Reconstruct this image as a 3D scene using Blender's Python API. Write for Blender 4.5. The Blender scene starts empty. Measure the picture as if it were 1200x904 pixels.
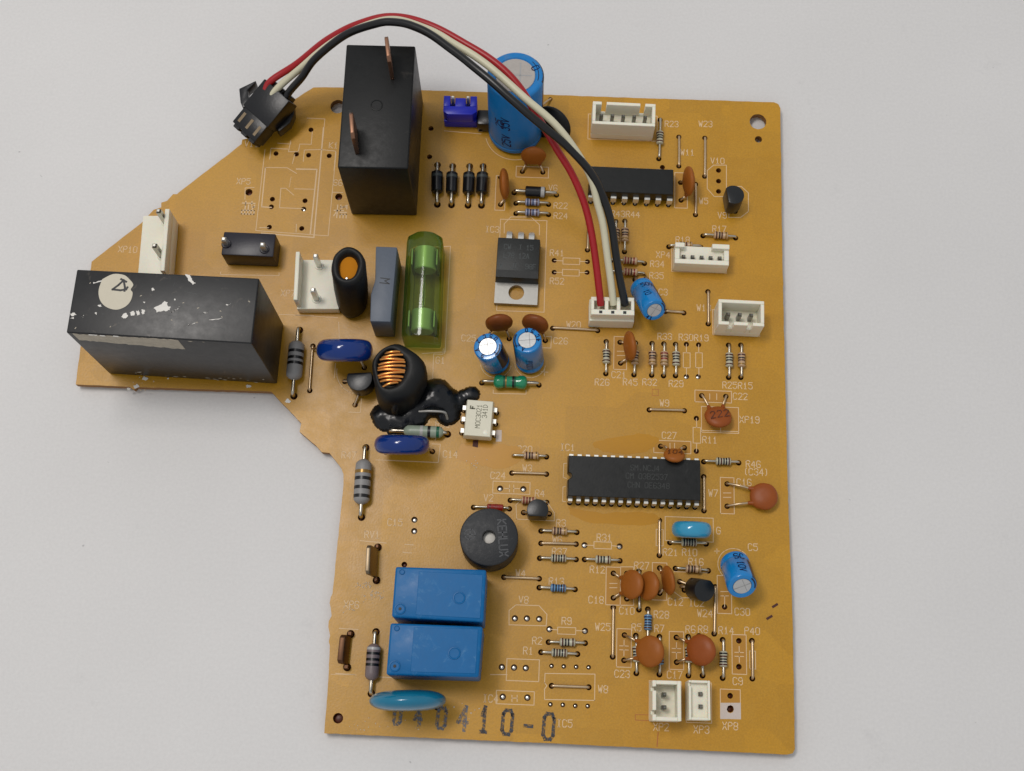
import bpy, bmesh, math, random
from mathutils import Vector, Matrix, geometry, noise
random.seed(7)
SC = bpy.context.scene
COL = SC.collection
MM = 0.001                      # everything below is written in millimetres on the board

# ---------------------------------------------------------------- camera
cam_d = bpy.data.cameras.new('camera'); cam = bpy.data.objects.new('camera', cam_d); COL.objects.link(cam)
_r = [[0.999307, -0.034918, 0.012912], [0.037141, 0.958908, -0.281275], [-0.00256, 0.28156, 0.95954]]
_l = (-4.13, -69.86, 269.00)
cam.matrix_world = Matrix(((*_r[0], _l[0]*MM), (*_r[1], _l[1]*MM), (*_r[2], _l[2]*MM), (0, 0, 0, 1)))
cam_d.sensor_fit = 'HORIZONTAL'; cam_d.sensor_width = 36; cam_d.lens = 44.985
cam_d.clip_start = 0.01; cam_d.clip_end = 50
cam_d.dof.use_dof = False
SC.camera = cam
# ---------------------------------------------------------------- light: a room with two ceiling panels, off to the board's upper left
w = bpy.data.worlds.new('World'); SC.world = w; w.use_nodes = True
w.node_tree.nodes['Background'].inputs[0].default_value = (0.94, 0.965, 1.0, 1)
w.node_tree.nodes['Background'].inputs[1].default_value = 0.48
def panel(name, loc, size, power, col):
    d = bpy.data.lights.new(name, 'AREA'); d.shape = 'RECTANGLE'; d.size, d.size_y = size
    d.energy = power; d.color = col
    o = bpy.data.objects.new(name, d); COL.objects.link(o); o.location = loc
    o.rotation_euler = (-Vector(loc)).to_track_quat('-Z', 'Y').to_euler()
panel('ceiling_panel', (-0.25, 0.11, 0.76), (0.19, 0.13), 2.15, (1.0, 0.95, 0.905))
panel('ceiling_panel', (-0.16, 0.36, 1.05), (0.18, 0.11), 1.0, (1.0, 0.97, 0.94))
SC.view_settings.view_transform = 'Standard'; SC.view_settings.look = 'None'
SC.view_settings.exposure = 0.0; SC.view_settings.gamma = 1.0
SC.cycles.use_denoising = True
SC.cycles.max_bounces = 10; SC.cycles.transparent_max_bounces = 16
SC.cycles.caustics_reflective = False; SC.cycles.caustics_refractive = False

# ---------------------------------------------------------------- materials
def lin(c):
    return tuple(((v/255)/12.92 if v/255 <= 0.04045 else ((v/255+0.055)/1.055)**2.4) for v in c)
MATS = {}
def mat(name, rgb, rough=0.45, metal=0.0, spec=0.5, var=0.0, vscale=900, bump=0.0, bscale=1500, coat=0.0, rvar=0.0, sss=0.0, dust=None, dscale=120, dlo=.55, dhi=.75, damt=.6):
    m = bpy.data.materials.new(name); m.use_nodes = True; nt = m.node_tree; N = nt.nodes; L = nt.links
    b = N['Principled BSDF']; c = lin(rgb)
    b.inputs['Base Color'].default_value = (*c, 1); b.inputs['Roughness'].default_value = rough
    b.inputs['Metallic'].default_value = metal; b.inputs['Specular IOR Level'].default_value = spec
    b.inputs['Coat Weight'].default_value = coat; b.inputs['Coat Roughness'].default_value = 0.08
    if sss: b.inputs['Subsurface Weight'].default_value = sss; b.inputs['Subsurface Scale'].default_value = 0.0006
    tc = N.new('ShaderNodeTexCoord')
    if var or rvar:
        n = N.new('ShaderNodeTexNoise'); n.inputs['Scale'].default_value = vscale; n.inputs['Detail'].default_value = 5
        n.inputs['Roughness'].default_value = 0.65
        L.new(tc.outputs['Object'], n.inputs['Vector'])
    if var:
        mx = N.new('ShaderNodeMix'); mx.data_type = 'RGBA'; mx.blend_type = 'MIX'
        mx.inputs[6].default_value = (*[v*(1-var) for v in c], 1); mx.inputs[7].default_value = (*[min(1, v*(1+var)) for v in c], 1)
        L.new(n.outputs['Fac'], mx.inputs[0]); L.new(mx.outputs[2], b.inputs['Base Color'])
    if dust:
        # dust and scuffs lying on the part
        dn = N.new('ShaderNodeTexNoise'); dn.inputs['Scale'].default_value = dscale; dn.inputs['Detail'].default_value = 8; dn.inputs['Roughness'].default_value = .75; dn.inputs['Distortion'].default_value = .6
        L.new(tc.outputs['Object'], dn.inputs['Vector']); dr = N.new('ShaderNodeMapRange'); dr.inputs[1].default_value = dlo; dr.inputs[2].default_value = dhi; dr.inputs[4].default_value = damt
        L.new(dn.outputs['Fac'], dr.inputs[0]); dm = N.new('ShaderNodeMix'); dm.data_type = 'RGBA'; dm.inputs[7].default_value = (*lin(dust), 1); L.new(dr.outputs[0], dm.inputs[0])
        if var: L.new(mx.outputs[2], dm.inputs[6])
        else: dm.inputs[6].default_value = (*c, 1)
        L.new(dm.outputs[2], b.inputs['Base Color'])
    if rvar:
        mr = N.new('ShaderNodeMapRange'); mr.inputs[1].default_value = .3; mr.inputs[2].default_value = .7
        mr.inputs[3].default_value = max(0.03, rough-rvar); mr.inputs[4].default_value = min(1, rough+rvar)
        L.new(n.outputs['Fac'], mr.inputs[0]); L.new(mr.outputs[0], b.inputs['Roughness'])
    if bump:
        n2 = N.new('ShaderNodeTexNoise'); n2.inputs['Scale'].default_value = bscale; n2.inputs['Detail'].default_value = 4
        L.new(tc.outputs['Object'], n2.inputs['Vector'])
        bp = N.new('ShaderNodeBump'); bp.inputs['Strength'].default_value = bump; bp.inputs['Distance'].default_value = 0.0003
        L.new(n2.outputs['Fac'], bp.inputs['Height']); L.new(bp.outputs[0], b.inputs['Normal'])
    MATS[name] = m
    return m
mat('relay_black', (18, 18, 19), .40, var=.25, vscale=500, bump=.02, rvar=.04, spec=.52, dust=(118, 108, 96), dscale=420, dlo=.6, dhi=.74, damt=.5)
mat('tall_relay_black', (19, 20, 20), .42, var=.25, vscale=700, bump=.05, bscale=2500, rvar=.06, spec=.28, dust=(80, 74, 68), dscale=260, dlo=.62, dhi=.78, damt=.6)
mat('ic_black', (12, 14, 13), .34, var=.2, vscale=600, bump=.04, bscale=2500, rvar=.05, spec=.35, dust=(70, 72, 70), dscale=300, dlo=.6, dhi=.8, damt=.5)
mat('transistor_black', (20, 22, 24), .34, var=.3, bump=.06)
mat('regulator_black', (23, 26, 24), .5, var=.2, bump=.15, bscale=3000)
mat('buzzer_black', (31, 33, 36), .5, var=.3, vscale=700, bump=.12, bscale=2500, rvar=.08, spec=.4, dust=(92, 92, 92), dscale=300, dlo=.58, dhi=.8, damt=.6)
mat('shrink_black', (14, 15, 15), .52, var=.3, vscale=300, spec=.35, dust=(80, 76, 72), dscale=240, dlo=.6, dhi=.8, damt=.5, bump=.3, bscale=700)
mat('glue_black', (10, 12, 16), .30, var=.3, bump=.3, bscale=450, rvar=.16, vscale=300, dust=(70, 74, 80), dscale=420, dlo=.58, dhi=.78, damt=.6)
mat('diode_black', (17, 17, 19), .28, var=.2)
mat('plug_black', (17, 17, 20), .36, var=.25, bump=.08)
mat('purple_black', (26, 23, 36), .38, var=.35, vscale=500, bump=.05)
mat('wire_red', (160, 18, 26), .38, var=.1); mat('wire_white', (206, 200, 172), .45, var=.14, vscale=140); mat('wire_black', (17, 17, 18), .33)
mat('nylon_white', (236, 231, 212), .42, var=.05, sss=.15, bump=.03); mat('opto_white', (215, 210, 188), .42, var=.05, bump=.05)
mat('sleeve_blue', (16, 126, 196), .22, var=.10, vscale=500, bump=.05, bscale=600, coat=.3)
mat('dusty_sleeve_blue', (24, 122, 192), .36, var=.12, vscale=260, bump=.05, bscale=600, rvar=.1, spec=.4, dust=(120, 130, 134), dscale=140, dlo=.52, dhi=.78, damt=.6)
mat('sleeve_mark', (8, 24, 72), .4, spec=.15); mat('stripe_dark', (10, 20, 46), .28)
mat('can_top', (206, 206, 204), .36, metal=.75, var=.08, bump=.08)
mat('dull_can_top', (178, 172, 166), .55, metal=.35, var=.12, bump=.2)
mat('score', (168, 168, 168), .5, metal=.5)
mat('relay_blue', (12, 98, 156), .38, var=.12, vscale=350, bump=.03, bscale=1200, rvar=.06, spec=.22, dust=(110, 156, 190), dscale=420, dlo=.56, dhi=.8, damt=.55); mat('relay_blue_edge', (20, 90, 150), .4)
mat('connector_blue', (16, 32, 186), .35, var=.08)
mat('varistor_blue', (10, 46, 116), .14, var=.08, coat=.3, spec=.4, vscale=300)
mat('varistor_cyan', (16, 112, 144), .22, var=.22, coat=.25, vscale=160, bump=.05); mat('film_cyan', (46, 146, 184), .18, var=.1, coat=.5)
mat('ceramic_orange', (152, 86, 28), .46, spec=.25, var=.12, vscale=500, bump=.1, bscale=900)
mat('ceramic_brown', (126, 66, 24), .42, spec=.3, var=.15, vscale=500, bump=.1, bscale=900)
mat('ceramic_red', (146, 74, 27), .44, spec=.28, var=.12, vscale=500, bump=.1, bscale=900)
mat('tin', (196, 188, 172), .28, metal=1, var=.1); mat('solder', (225, 222, 214), .25, metal=1); mat('lead_copper', (196, 172, 140), .32, metal=.9, var=.15)
mat('pin_tin', (176, 174, 166), .3, metal=1); mat('steel', (164, 162, 156), .45, metal=.7, var=.08, bump=.05, bscale=900)
mat('pin_silver', (226, 224, 216), .38, metal=.6)
mat('tab_copper', (146, 108, 86), .38, metal=.85, var=.2, vscale=400); mat('tab_brass', (132, 116, 94), .38, metal=.85, var=.25, vscale=400)
mat('tab_dark', (92, 62, 40), .42, metal=.7, var=.3, vscale=500)
mat('copper_wire', (240, 166, 92), .28, metal=1); mat('core_orange', (190, 120, 16), .6, var=.1, spec=.1)
mat('res_tan', (190, 158, 122), .35, var=.08); mat('res_blue', (104, 148, 184), .3, var=.06); mat('res_grey', (140, 138, 136), .5, var=.12, bump=.1)
mat('res_mauve', (120, 106, 106), .42, var=.1); mat('res_lilac', (150, 152, 172), .35, var=.08); mat('res_pale', (188, 184, 160), .35, var=.08)
mat('res_green', (24, 134, 92), .18, coat=.5, var=.06); mat('res_sage', (146, 158, 140), .35, var=.06); mat('glass_red', (140, 30, 22), .15, coat=.6)
mat('band_black', (18, 16, 18), .35); mat('band_brown', (74, 34, 20), .35); mat('band_red', (128, 36, 26), .35); mat('band_green', (20, 90, 62), .3)
mat('band_gold', (150, 116, 60), .3, metal=.5); mat('band_grey', (176, 174, 170), .35); mat('band_blue', (30, 50, 90), .35); mat('band_white', (205, 200, 190), .4)
mat('film_grey', (92, 100, 112), .48, var=.08, bump=.1); mat('print_dark', (20, 22, 26), .5)
mat('print_faint', (40, 44, 42), .5); mat('print_grey', (56, 62, 62), .5); mat('emboss', (44, 47, 52), .4)
mat('print_olive', (104, 102, 82), .6)
mat('sticker', (206, 198, 178), .65, var=.06); mat('torn_label', (176, 166, 148), .7, var=.35, vscale=600, bump=.5)
mat('paint_white', (226, 222, 214), .6, var=.1); mat('paint_gap', (150, 146, 140), .6)
mat('silk', (222, 190, 148), .6, var=.12, vscale=2500); mat('silk_white', (200, 186, 176), .6, var=.12, vscale=700); mat('silk_red', (170, 96, 46), .6)
mat('marker', (86, 42, 18), .5)
mat('solder_brown', (84, 36, 13), .45, var=.3); mat('scar', (70, 24, 12), .6)
mat('flux', (188, 132, 14), .26, var=.05, spec=.5); mat('silk_haze', (182, 130, 50), .5, var=.08, spec=.3); mat('pin_dark', (120, 118, 112), .35, metal=.8); mat('crust', (206, 186, 158), .7, var=.25, vscale=1200, bump=.6)
def see_through(name, rgb, gloss=.12, tint=1.0, slant=None):
    m = bpy.data.materials.new(name); m.use_nodes = True; nt = m.node_tree; N = nt.nodes; L = nt.links
    N.remove(N['Principled BSDF'])
    t = N.new('ShaderNodeBsdfTransparent'); t.inputs[0].default_value = (*lin(rgb), 1)
    g = N.new('ShaderNodeBsdfGlossy'); g.inputs['Roughness'].default_value = gloss
    d = N.new('ShaderNodeBsdfTranslucent'); d.inputs[0].default_value = (*lin(rgb), 1)
    lw = N.new('ShaderNodeLayerWeight'); lw.inputs[0].default_value = .5
    pw = N.new('ShaderNodeMath'); pw.operation = 'POWER'; pw.inputs[1].default_value = 3.5; L.new(lw.outputs['Facing'], pw.inputs[0])
    f = N.new('ShaderNodeMath'); f.operation = 'MULTIPLY_ADD'; f.inputs[1].default_value = .6; f.inputs[2].default_value = .04; L.new(pw.outputs[0], f.inputs[0])
    if slant:   # light crossing the wall at a slant runs through more plastic and is absorbed more
        ab = N.new('ShaderNodeMix'); ab.data_type = 'RGBA'; ab.inputs[6].default_value = (*lin(rgb), 1); ab.inputs[7].default_value = (*lin(slant), 1)
        pa = N.new('ShaderNodeMath'); pa.operation = 'POWER'; pa.inputs[1].default_value = 1.3; L.new(lw.outputs['Facing'], pa.inputs[0]); L.new(pa.outputs[0], ab.inputs[0]); L.new(ab.outputs[2], t.inputs[0])
    mx0 = N.new('ShaderNodeMixShader'); mx0.inputs[0].default_value = .06 * tint
    L.new(t.outputs[0], mx0.inputs[1]); L.new(d.outputs[0], mx0.inputs[2])
    mx = N.new('ShaderNodeMixShader'); L.new(f.outputs[0], mx.inputs[0]); L.new(mx0.outputs[0], mx.inputs[1]); L.new(g.outputs[0], mx.inputs[2])
    L.new(mx.outputs[0], N['Material Output'].inputs[0]); MATS[name] = m
see_through('green_plastic', (206, 234, 170), .08, 2.4, (84, 150, 40)); mat('cap_nickel', (204, 204, 200), .42, metal=.5); see_through('clear_glass', (238, 240, 234), .04, .3)

def worn_ink(name, rgb, lo, hi):
    m = bpy.data.materials.new(name); m.use_nodes = True; nt = m.node_tree; N = nt.nodes; L = nt.links
    b = N['Principled BSDF']; b.inputs['Base Color'].default_value = (*lin(rgb), 1); b.inputs['Roughness'].default_value = .55
    tc = N.new('ShaderNodeTexCoord'); n = N.new('ShaderNodeTexNoise'); n.inputs['Scale'].default_value = 1700; n.inputs['Detail'].default_value = 3
    L.new(tc.outputs['Object'], n.inputs['Vector']); r = N.new('ShaderNodeMapRange'); r.inputs[1].default_value = lo; r.inputs[2].default_value = hi
    L.new(n.outputs['Fac'], r.inputs[0]); L.new(r.outputs[0], b.inputs['Alpha']); MATS[name] = m
worn_ink('ink', (58, 62, 70), .33, .60); worn_ink('ink_faint', (104, 112, 124), .36, .68)
def board_material():
    m = bpy.data.materials.new('phenolic_board'); m.use_nodes = True; nt = m.node_tree; N = nt.nodes; L = nt.links
    b = N['Principled BSDF']; tc = N.new('ShaderNodeTexCoord')
    def nz(sc, det, ro=.6):
        n = N.new('ShaderNodeTexNoise'); n.inputs['Scale'].default_value = sc; n.inputs['Detail'].default_value = det
        n.inputs['Roughness'].default_value = ro; L.new(tc.outputs['Object'], n.inputs['Vector']); return n
    big = nz(28, 3); mid = nz(260, 5, .7); fine = nz(2600, 3)
    def mix(a, bb, fac, typ='MIX'):
        x = N.new('ShaderNodeMix'); x.data_type = 'RGBA'; x.blend_type = typ
        for i, v in ((6, a), (7, bb)):
            if isinstance(v, tuple): x.inputs[i].default_value = (*v, 1)
            else: L.new(v, x.inputs[i])
        if isinstance(fac, float): x.inputs[0].default_value = fac
        else: L.new(fac, x.inputs[0])
        return x.outputs[2]
    c1 = mix(lin((187, 135, 16)), lin((197, 147, 26)), big.outputs['Fac'])
    c2 = mix(lin((181, 124, 15)), c1, mid.outputs['Fac'])
    c3 = mix(c1, c2, .5)
    fr = N.new('ShaderNodeMapRange'); fr.inputs[1].default_value = .35; fr.inputs[2].default_value = .65; fr.inputs[3].default_value = .91; fr.inputs[4].default_value = 1.06
    L.new(fine.outputs['Fac'], fr.inputs[0])
    cm = N.new('ShaderNodeVectorMath'); cm.operation = 'SCALE'; L.new(c3, cm.inputs[0]); L.new(fr.outputs[0], cm.inputs['Scale'])
    # the copper tracks on the far side show through faintly
    vo = N.new('ShaderNodeTexVoronoi'); vo.distance = 'CHEBYCHEV'; vo.inputs['Scale'].default_value = 95; L.new(tc.outputs['Object'], vo.inputs['Vector'])
    vr = N.new('ShaderNodeMapRange'); vr.inputs[3].default_value = .93; vr.inputs[4].default_value = 1.04; sp = N.new('ShaderNodeSeparateColor'); L.new(vo.outputs['Color'], sp.inputs[0]); L.new(sp.outputs[0], vr.inputs[0])
    cv = N.new('ShaderNodeVectorMath'); cv.operation = 'SCALE'; L.new(cm.outputs[0], cv.inputs[0]); L.new(vr.outputs[0], cv.inputs['Scale'])
    L.new(cv.outputs[0], b.inputs['Base Color'])
    rr = N.new('ShaderNodeMapRange'); rr.inputs[1].default_value = .3; rr.inputs[2].default_value = .7; rr.inputs[3].default_value = .33; rr.inputs[4].default_value = .43
    L.new(mid.outputs['Fac'], rr.inputs[0]); L.new(rr.outputs[0], b.inputs['Roughness'])
    b.inputs['Specular IOR Level'].default_value = .55
    bp = N.new('ShaderNodeBump'); bp.inputs['Strength'].default_value = .12; bp.inputs['Distance'].default_value = .0002
    L.new(fine.outputs['Fac'], bp.inputs['Height']); L.new(bp.outputs[0], b.inputs['Normal'])
    MATS['board'] = m
board_material()
mat('board_edge', (138, 92, 38), .7, var=.25, vscale=900, bump=.5)
def table_material():
    m = bpy.data.materials.new('white_laminate'); m.use_nodes = True; nt = m.node_tree; N = nt.nodes; L = nt.links
    b = N['Principled BSDF']; tc = N.new('ShaderNodeTexCoord')
    def nz(sc, det, ro=.6):
        n = N.new('ShaderNodeTexNoise'); n.inputs['Scale'].default_value = sc; n.inputs['Detail'].default_value = det
        n.inputs['Roughness'].default_value = ro; L.new(tc.outputs['Object'], n.inputs['Vector']); return n
    big = nz(9, 4); fine = nz(1500, 3); smu = nz(55, 6, .7); spk = nz(330, 2)
    def ramp(src, a, bb, lo, hi):
        r = N.new('ShaderNodeMapRange'); r.inputs[1].default_value = a; r.inputs[2].default_value = bb; r.inputs[3].default_value = lo; r.inputs[4].default_value = hi
        L.new(src, r.inputs[0]); return r.outputs[0]
    def mul(x, y):
        k = N.new('ShaderNodeMath'); k.operation = 'MULTIPLY'; L.new(x, k.inputs[0]); L.new(y, k.inputs[1]); return k.outputs[0]
    v = mul(mul(ramp(big.outputs['Fac'], .3, .7, .955, 1.03), ramp(fine.outputs['Fac'], .3, .7, .965, 1.03)),
            mul(ramp(smu.outputs['Fac'], .63, .80, 1.0, .86), ramp(spk.outputs['Fac'], .755, .79, 1.0, .62)))
    sc = N.new('ShaderNodeVectorMath'); sc.operation = 'SCALE'; sc.inputs[0].default_value = lin((217, 215, 213)); L.new(v, sc.inputs['Scale'])
    L.new(sc.outputs[0], b.inputs['Base Color']); b.inputs['Roughness'].default_value = .55; b.inputs['Specular IOR Level'].default_value = .4
    bp = N.new('ShaderNodeBump'); bp.inputs['Strength'].default_value = .10; bp.inputs['Distance'].default_value = .0002
    L.new(fine.outputs['Fac'], bp.inputs['Height']); L.new(bp.outputs[0], b.inputs['Normal'])
    MATS['table'] = m
table_material()

# ---------------------------------------------------------------- mesh helpers
def frame(o, ax, up=(0, 0, 1)):
    """4x4 frame at o whose z axis is ax and whose x axis lies near 'up'"""
    z = Vector(ax).normalized(); u = Vector(up)
    x = u - z*u.dot(z)
    if x.length < 1e-4: x = Vector((1, 0, 0)) - z*z.x
    x.normalize(); y = z.cross(x)
    M = Matrix((x, y, z)).transposed().to_4x4(); M.translation = Vector(o); return M
def turn(x, y, a, z=0):
    M = Matrix.Rotation(math.radians(a), 4, 'Z'); M.translation = Vector((x, y, z)); return M
class G:
    def __init__(s, M=None): s.v = []; s.f = []; s.m = []; s.M = M
    def add(s, vs, fs, mi=0, M=None):
        o = len(s.v); M = M or s.M
        for p in vs:
            p = Vector(p); s.v.append(M @ p if M else p)
        for f in fs: s.f.append([i+o for i in f]); s.m.append(mi)
        return s
    def box(s, x0, x1, y0, y1, z0, z1, mi=0, M=None):
        return s.add([(x0,y0,z0),(x1,y0,z0),(x1,y1,z0),(x0,y1,z0),(x0,y0,z1),(x1,y0,z1),(x1,y1,z1),(x0,y1,z1)],
                     [(0,3,2,1),(4,5,6,7),(0,1,5,4),(1,2,6,5),(2,3,7,6),(3,0,4,7)], mi, M)
    def prism(s, pts, z0, z1, mi=0, M=None, top=None):
        n = len(pts); top = top or pts
        vs = [(p[0], p[1], z0) for p in pts] + [(p[0], p[1], z1) for p in top]
        fs = [tuple(range(n-1, -1, -1)), tuple(range(n, 2*n))] + [(i, (i+1) % n, n+(i+1) % n, n+i) for i in range(n)]
        return s.add(vs, fs, mi, M)
    def lathe(s, prof, n=24, mi=0, M=None, sx=1.0, sy=1.0):
        """prof: (z, r) along the frame's z axis; r = 0 ends close it"""
        vs = []; rings = []
        for z, r in prof:
            if r <= 1e-6: rings.append([len(vs)]); vs.append((0, 0, z))
            else:
                rings.append(list(range(len(vs), len(vs)+n)))
                vs += [(r*sx*math.cos(2*math.pi*k/n), r*sy*math.sin(2*math.pi*k/n), z) for k in range(n)]
        fs = []
        for a, b in zip(rings, rings[1:]):
            for k in range(n):
                k2 = (k+1) % n
                if len(a) == 1 and len(b) == 1: continue
                if len(a) == 1: fs.append((a[0], b[k2], b[k]))
                elif len(b) == 1: fs.append((a[k], a[k2], b[0]))
                else: fs.append((a[k], a[k2], b[k2], b[k]))
        return s.add(vs, fs, mi, M)
    def tube(s, path, r, n=10, mi=0, caps=True):
        P = [Vector(p) for p in path]; vs = []; fs = []; prev = None
        for i, p in enumerate(P):
            t = (P[min(i+1, len(P)-1)] - P[max(i-1, 0)]).normalized()
            if prev is None:
                x = Vector((0, 0, 1)) if abs(t.z) < .9 else Vector((1, 0, 0))
            else: x = prev
            x = (x - t*x.dot(t)).normalized(); prev = x; y = t.cross(x)
            rr = r[i] if isinstance(r, (list, tuple)) else r
            vs += [p + (x*math.cos(2*math.pi*k/n) + y*math.sin(2*math.pi*k/n))*rr for k in range(n)]
        for i in range(len(P)-1):
            for k in range(n): fs.append((i*n+k, i*n+(k+1) % n, (i+1)*n+(k+1) % n, (i+1)*n+k))
        if caps: fs.append(tuple(range(n-1, -1, -1))); fs.append(tuple(range((len(P)-1)*n, len(P)*n)))
        return s.add(vs, fs, mi)
def smooth_path(pts, per=8):
    """Catmull-Rom through the points"""
    P = [Vector(p) for p in pts]; out = []
    for i in range(len(P)-1):
        p0 = P[max(i-1, 0)]; p1 = P[i]; p2 = P[i+1]; p3 = P[min(i+2, len(P)-1)]
        for k in range(per):
            t = k/per
            out.append(.5*((2*p1) + (p2-p0)*t + (2*p0-5*p1+4*p2-p3)*t*t + (3*p1-p0-3*p2+p3)*t**3))
    return out + [P[-1]]
ORG = {}
def place(name, me, parent=None, label=None, o=(0, 0, 0)):
    ob = bpy.data.objects.new(name, me); COL.objects.link(ob)
    po = ORG.get(parent.name, Vector((0, 0, 0))) if parent else Vector((0, 0, 0))
    ORG[ob.name] = Vector(o); ob.location = (Vector(o)-po)*MM
    if parent: ob.parent = parent
    if label: ob['label'] = label
    return ob
def obj(name, g, mats, parent=None, label=None, bevel=0, seg=2, flat=False, sharp=38, o=None):
    if o is None:
        xs = [p.x for p in g.v]; ys = [p.y for p in g.v]; o = ((min(xs)+max(xs))/2, (min(ys)+max(ys))/2, min(p.z for p in g.v))
    me = bpy.data.meshes.new(name); ov = Vector(o)
    me.from_pydata([(p-ov)*MM for p in g.v], [], g.f)
    for mname in ([mats] if isinstance(mats, str) else mats): me.materials.append(MATS[mname])
    me.polygons.foreach_set('material_index', g.m)
    if bevel:
        bm = bmesh.new(); bm.from_mesh(me); bmesh.ops.recalc_face_normals(bm, faces=bm.faces)
        es = [e for e in bm.edges if len(e.link_faces) == 2 and e.calc_face_angle(0) > .5]
        bmesh.ops.bevel(bm, geom=es, offset=bevel*MM, segments=seg, profile=.5, affect='EDGES', clamp_overlap=True)
        bm.to_mesh(me); bm.free()
    me.update()
    if not flat:
        me.polygons.foreach_set('use_smooth', [True]*len(me.polygons))
        me.set_sharp_from_angle(angle=math.radians(sharp))
    return place(name, me, parent, label, o)
def empty(name, o, label=None, cat=None):
    e = bpy.data.objects.new(name, None); COL.objects.link(e); e.location = Vector(o)*MM; ORG[e.name] = Vector(o)
    e.empty_display_size = .01
    if label: e['label'] = label
    if cat: e['category'] = cat
    return e

# ---------------------------------------------------------------- stroke lettering (4 x 6 grid)
FONT = {
 '0': ['10 30 41 45 36 16 05 01 10'], '1': ['14 26 20', '10 30'], '2': ['05 16 36 45 44 00 40'], '3': ['05 16 36 45 44 33 23', '33 42 41 30 10 01'],
 '4': ['30 36 02 42'], '5': ['46 06 04 34 43 41 30 10 01'], '6': ['45 36 16 05 01 10 30 41 42 33 13 02'], '7': ['06 46 10'],
 '8': ['13 04 05 16 36 45 44 33 13 02 01 10 30 41 42 33'], '9': ['01 10 30 41 45 36 16 05 04 13 33 44'],
 'R': ['00 06 36 45 44 33 03', '23 40'], 'C': ['45 36 16 05 01 10 30 41'], 'W': ['06 10 24 30 46'], 'X': ['06 40', '00 46'], 'P': ['00 06 36 45 44 33 03'],
 'V': ['06 20 46'], 'I': ['20 26', '10 30', '16 36'], 'G': ['45 36 16 05 01 10 30 41 43 23'], 'L': ['06 00 40'], 'Z': ['06 46 00 40'], 'K': ['00 06', '46 03 40'],
 'M': ['00 06 23 46 40'], 'H': ['00 06', '40 46', '03 43'], 'U': ['06 01 10 30 41 46'], 'O': ['10 30 41 45 36 16 05 01 10'], 'N': ['00 06 40 46'],
 'T': ['06 46', '20 26'], 'D': ['00 06 26 44 42 20 00'], 'E': ['46 06 00 40', '03 33'], 'B': ['00 06 36 45 44 33 03', '33 42 41 30 00'], 'A': ['00 26 40', '12 32'],
 'F': ['00 06 46', '03 33'], 'J': ['46 41 30 10 01'], 'S': ['45 36 16 05 04 13 33 42 41 30 10 01'], '+': ['21 25', '03 43'], '-': ['03 43'], '(': ['36 25 21 30'], ')': ['16 25 21 10'],
 '.': ['20 21'], ' ': [], 'u': ['04 01 10 30 41', '44 40'], '*': ['00 46', '06 40', '03 43'],
 # two colour words printed in Chinese on the board
 'lan': ['06 46', '15 17', '35 37', '12 15', '22 25', '32 45', '34 44', '02 42', '00 40', '02 00', '42 40', '12 10', '22 20', '32 30'],
 'zong': ['04 24', '17 10', '14 01', '24 34', '27 25 47 45', '26 46', '23 43', '32 30', '22 20', '42 40', '22 42'],
}
def strokes(s, h, adv=.78, slant=0.0, wf=.55):
    """polylines in mm, text centred on the origin; chars given as a string or a list of glyph names"""
    gl = list(s); n = len(gl); a = h*adv; out = []; w = h*wf
    for i, ch in enumerate(gl):
        x0 = (i-(n-1)/2)*a - w/2
        for st in FONT.get(ch, []):
            out.append([(x0+int(q[0])/4*w + slant*int(q[1])/6*h, int(q[1])/6*h-h/2) for q in st.split()])
    return out
def ribbon(g, pts, wd, z, M=None, mi=0, thick=0.0):
    """flat stroke along a polyline (2D), mitred enough for lettering"""
    for (x0, y0), (x1, y1) in zip(pts, pts[1:]):
        dx, dy = x1-x0, y1-y0; l = math.hypot(dx, dy)
        if l < 1e-6: continue
        dx, dy = dx/l, dy/l; e = wd*.45; nx, ny = -dy*wd/2, dx*wd/2
        q = [(x0-dx*e-nx, y0-dy*e-ny), (x1+dx*e-nx, y1+dy*e-ny), (x1+dx*e+nx, y1+dy*e+ny), (x0-dx*e+nx, y0-dy*e+ny)]
        z += 2e-5
        g.add([(*p, z) for p in q], [(0, 1, 2, 3)], mi, M)
    return g
def lettering(g, s, h, wd, M, adv=.78, slant=0, z=0.0, wf=.55):
    for st in strokes(s, h, adv, slant, wf): ribbon(g, st, wd, z, M)
    return g
def wrapped(g, s, h, wd, M, R, ang, z0, rot=90, adv=.78):
    """lettering wrapped on a cylinder of radius R about the frame's z axis, centred at angle ang (deg) and height z0"""
    ca, sa = math.cos(math.radians(rot)), math.sin(math.radians(rot))
    for st in strokes(s, h, adv):
        t = [(x*ca-y*sa, x*sa+y*ca) for x, y in st]
        for (x0, y0), (x1, y1) in zip(t, t[1:]):
            k = max(1, int(abs(x1-x0)/.4)+1)
            for i in range(k):
                a = (x0+(x1-x0)*i/k, y0+(y1-y0)*i/k); b = (x0+(x1-x0)*(i+1)/k, y0+(y1-y0)*(i+1)/k)
                l = math.hypot(b[0]-a[0], b[1]-a[1]) or 1; nx, ny = -(b[1]-a[1])/l*wd/2, (b[0]-a[0])/l*wd/2
                q = [(a[0]-nx, a[1]-ny), (b[0]-nx, b[1]-ny), (b[0]+nx, b[1]+ny), (a[0]+nx, a[1]+ny)]
                vs = []
                for x, y in q:
                    th = math.radians(ang)+x/R; vs.append((R*math.cos(th), R*math.sin(th), z0+y))
                g.add(vs, [(0, 1, 2, 3)], 0, M)
    return g

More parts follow.
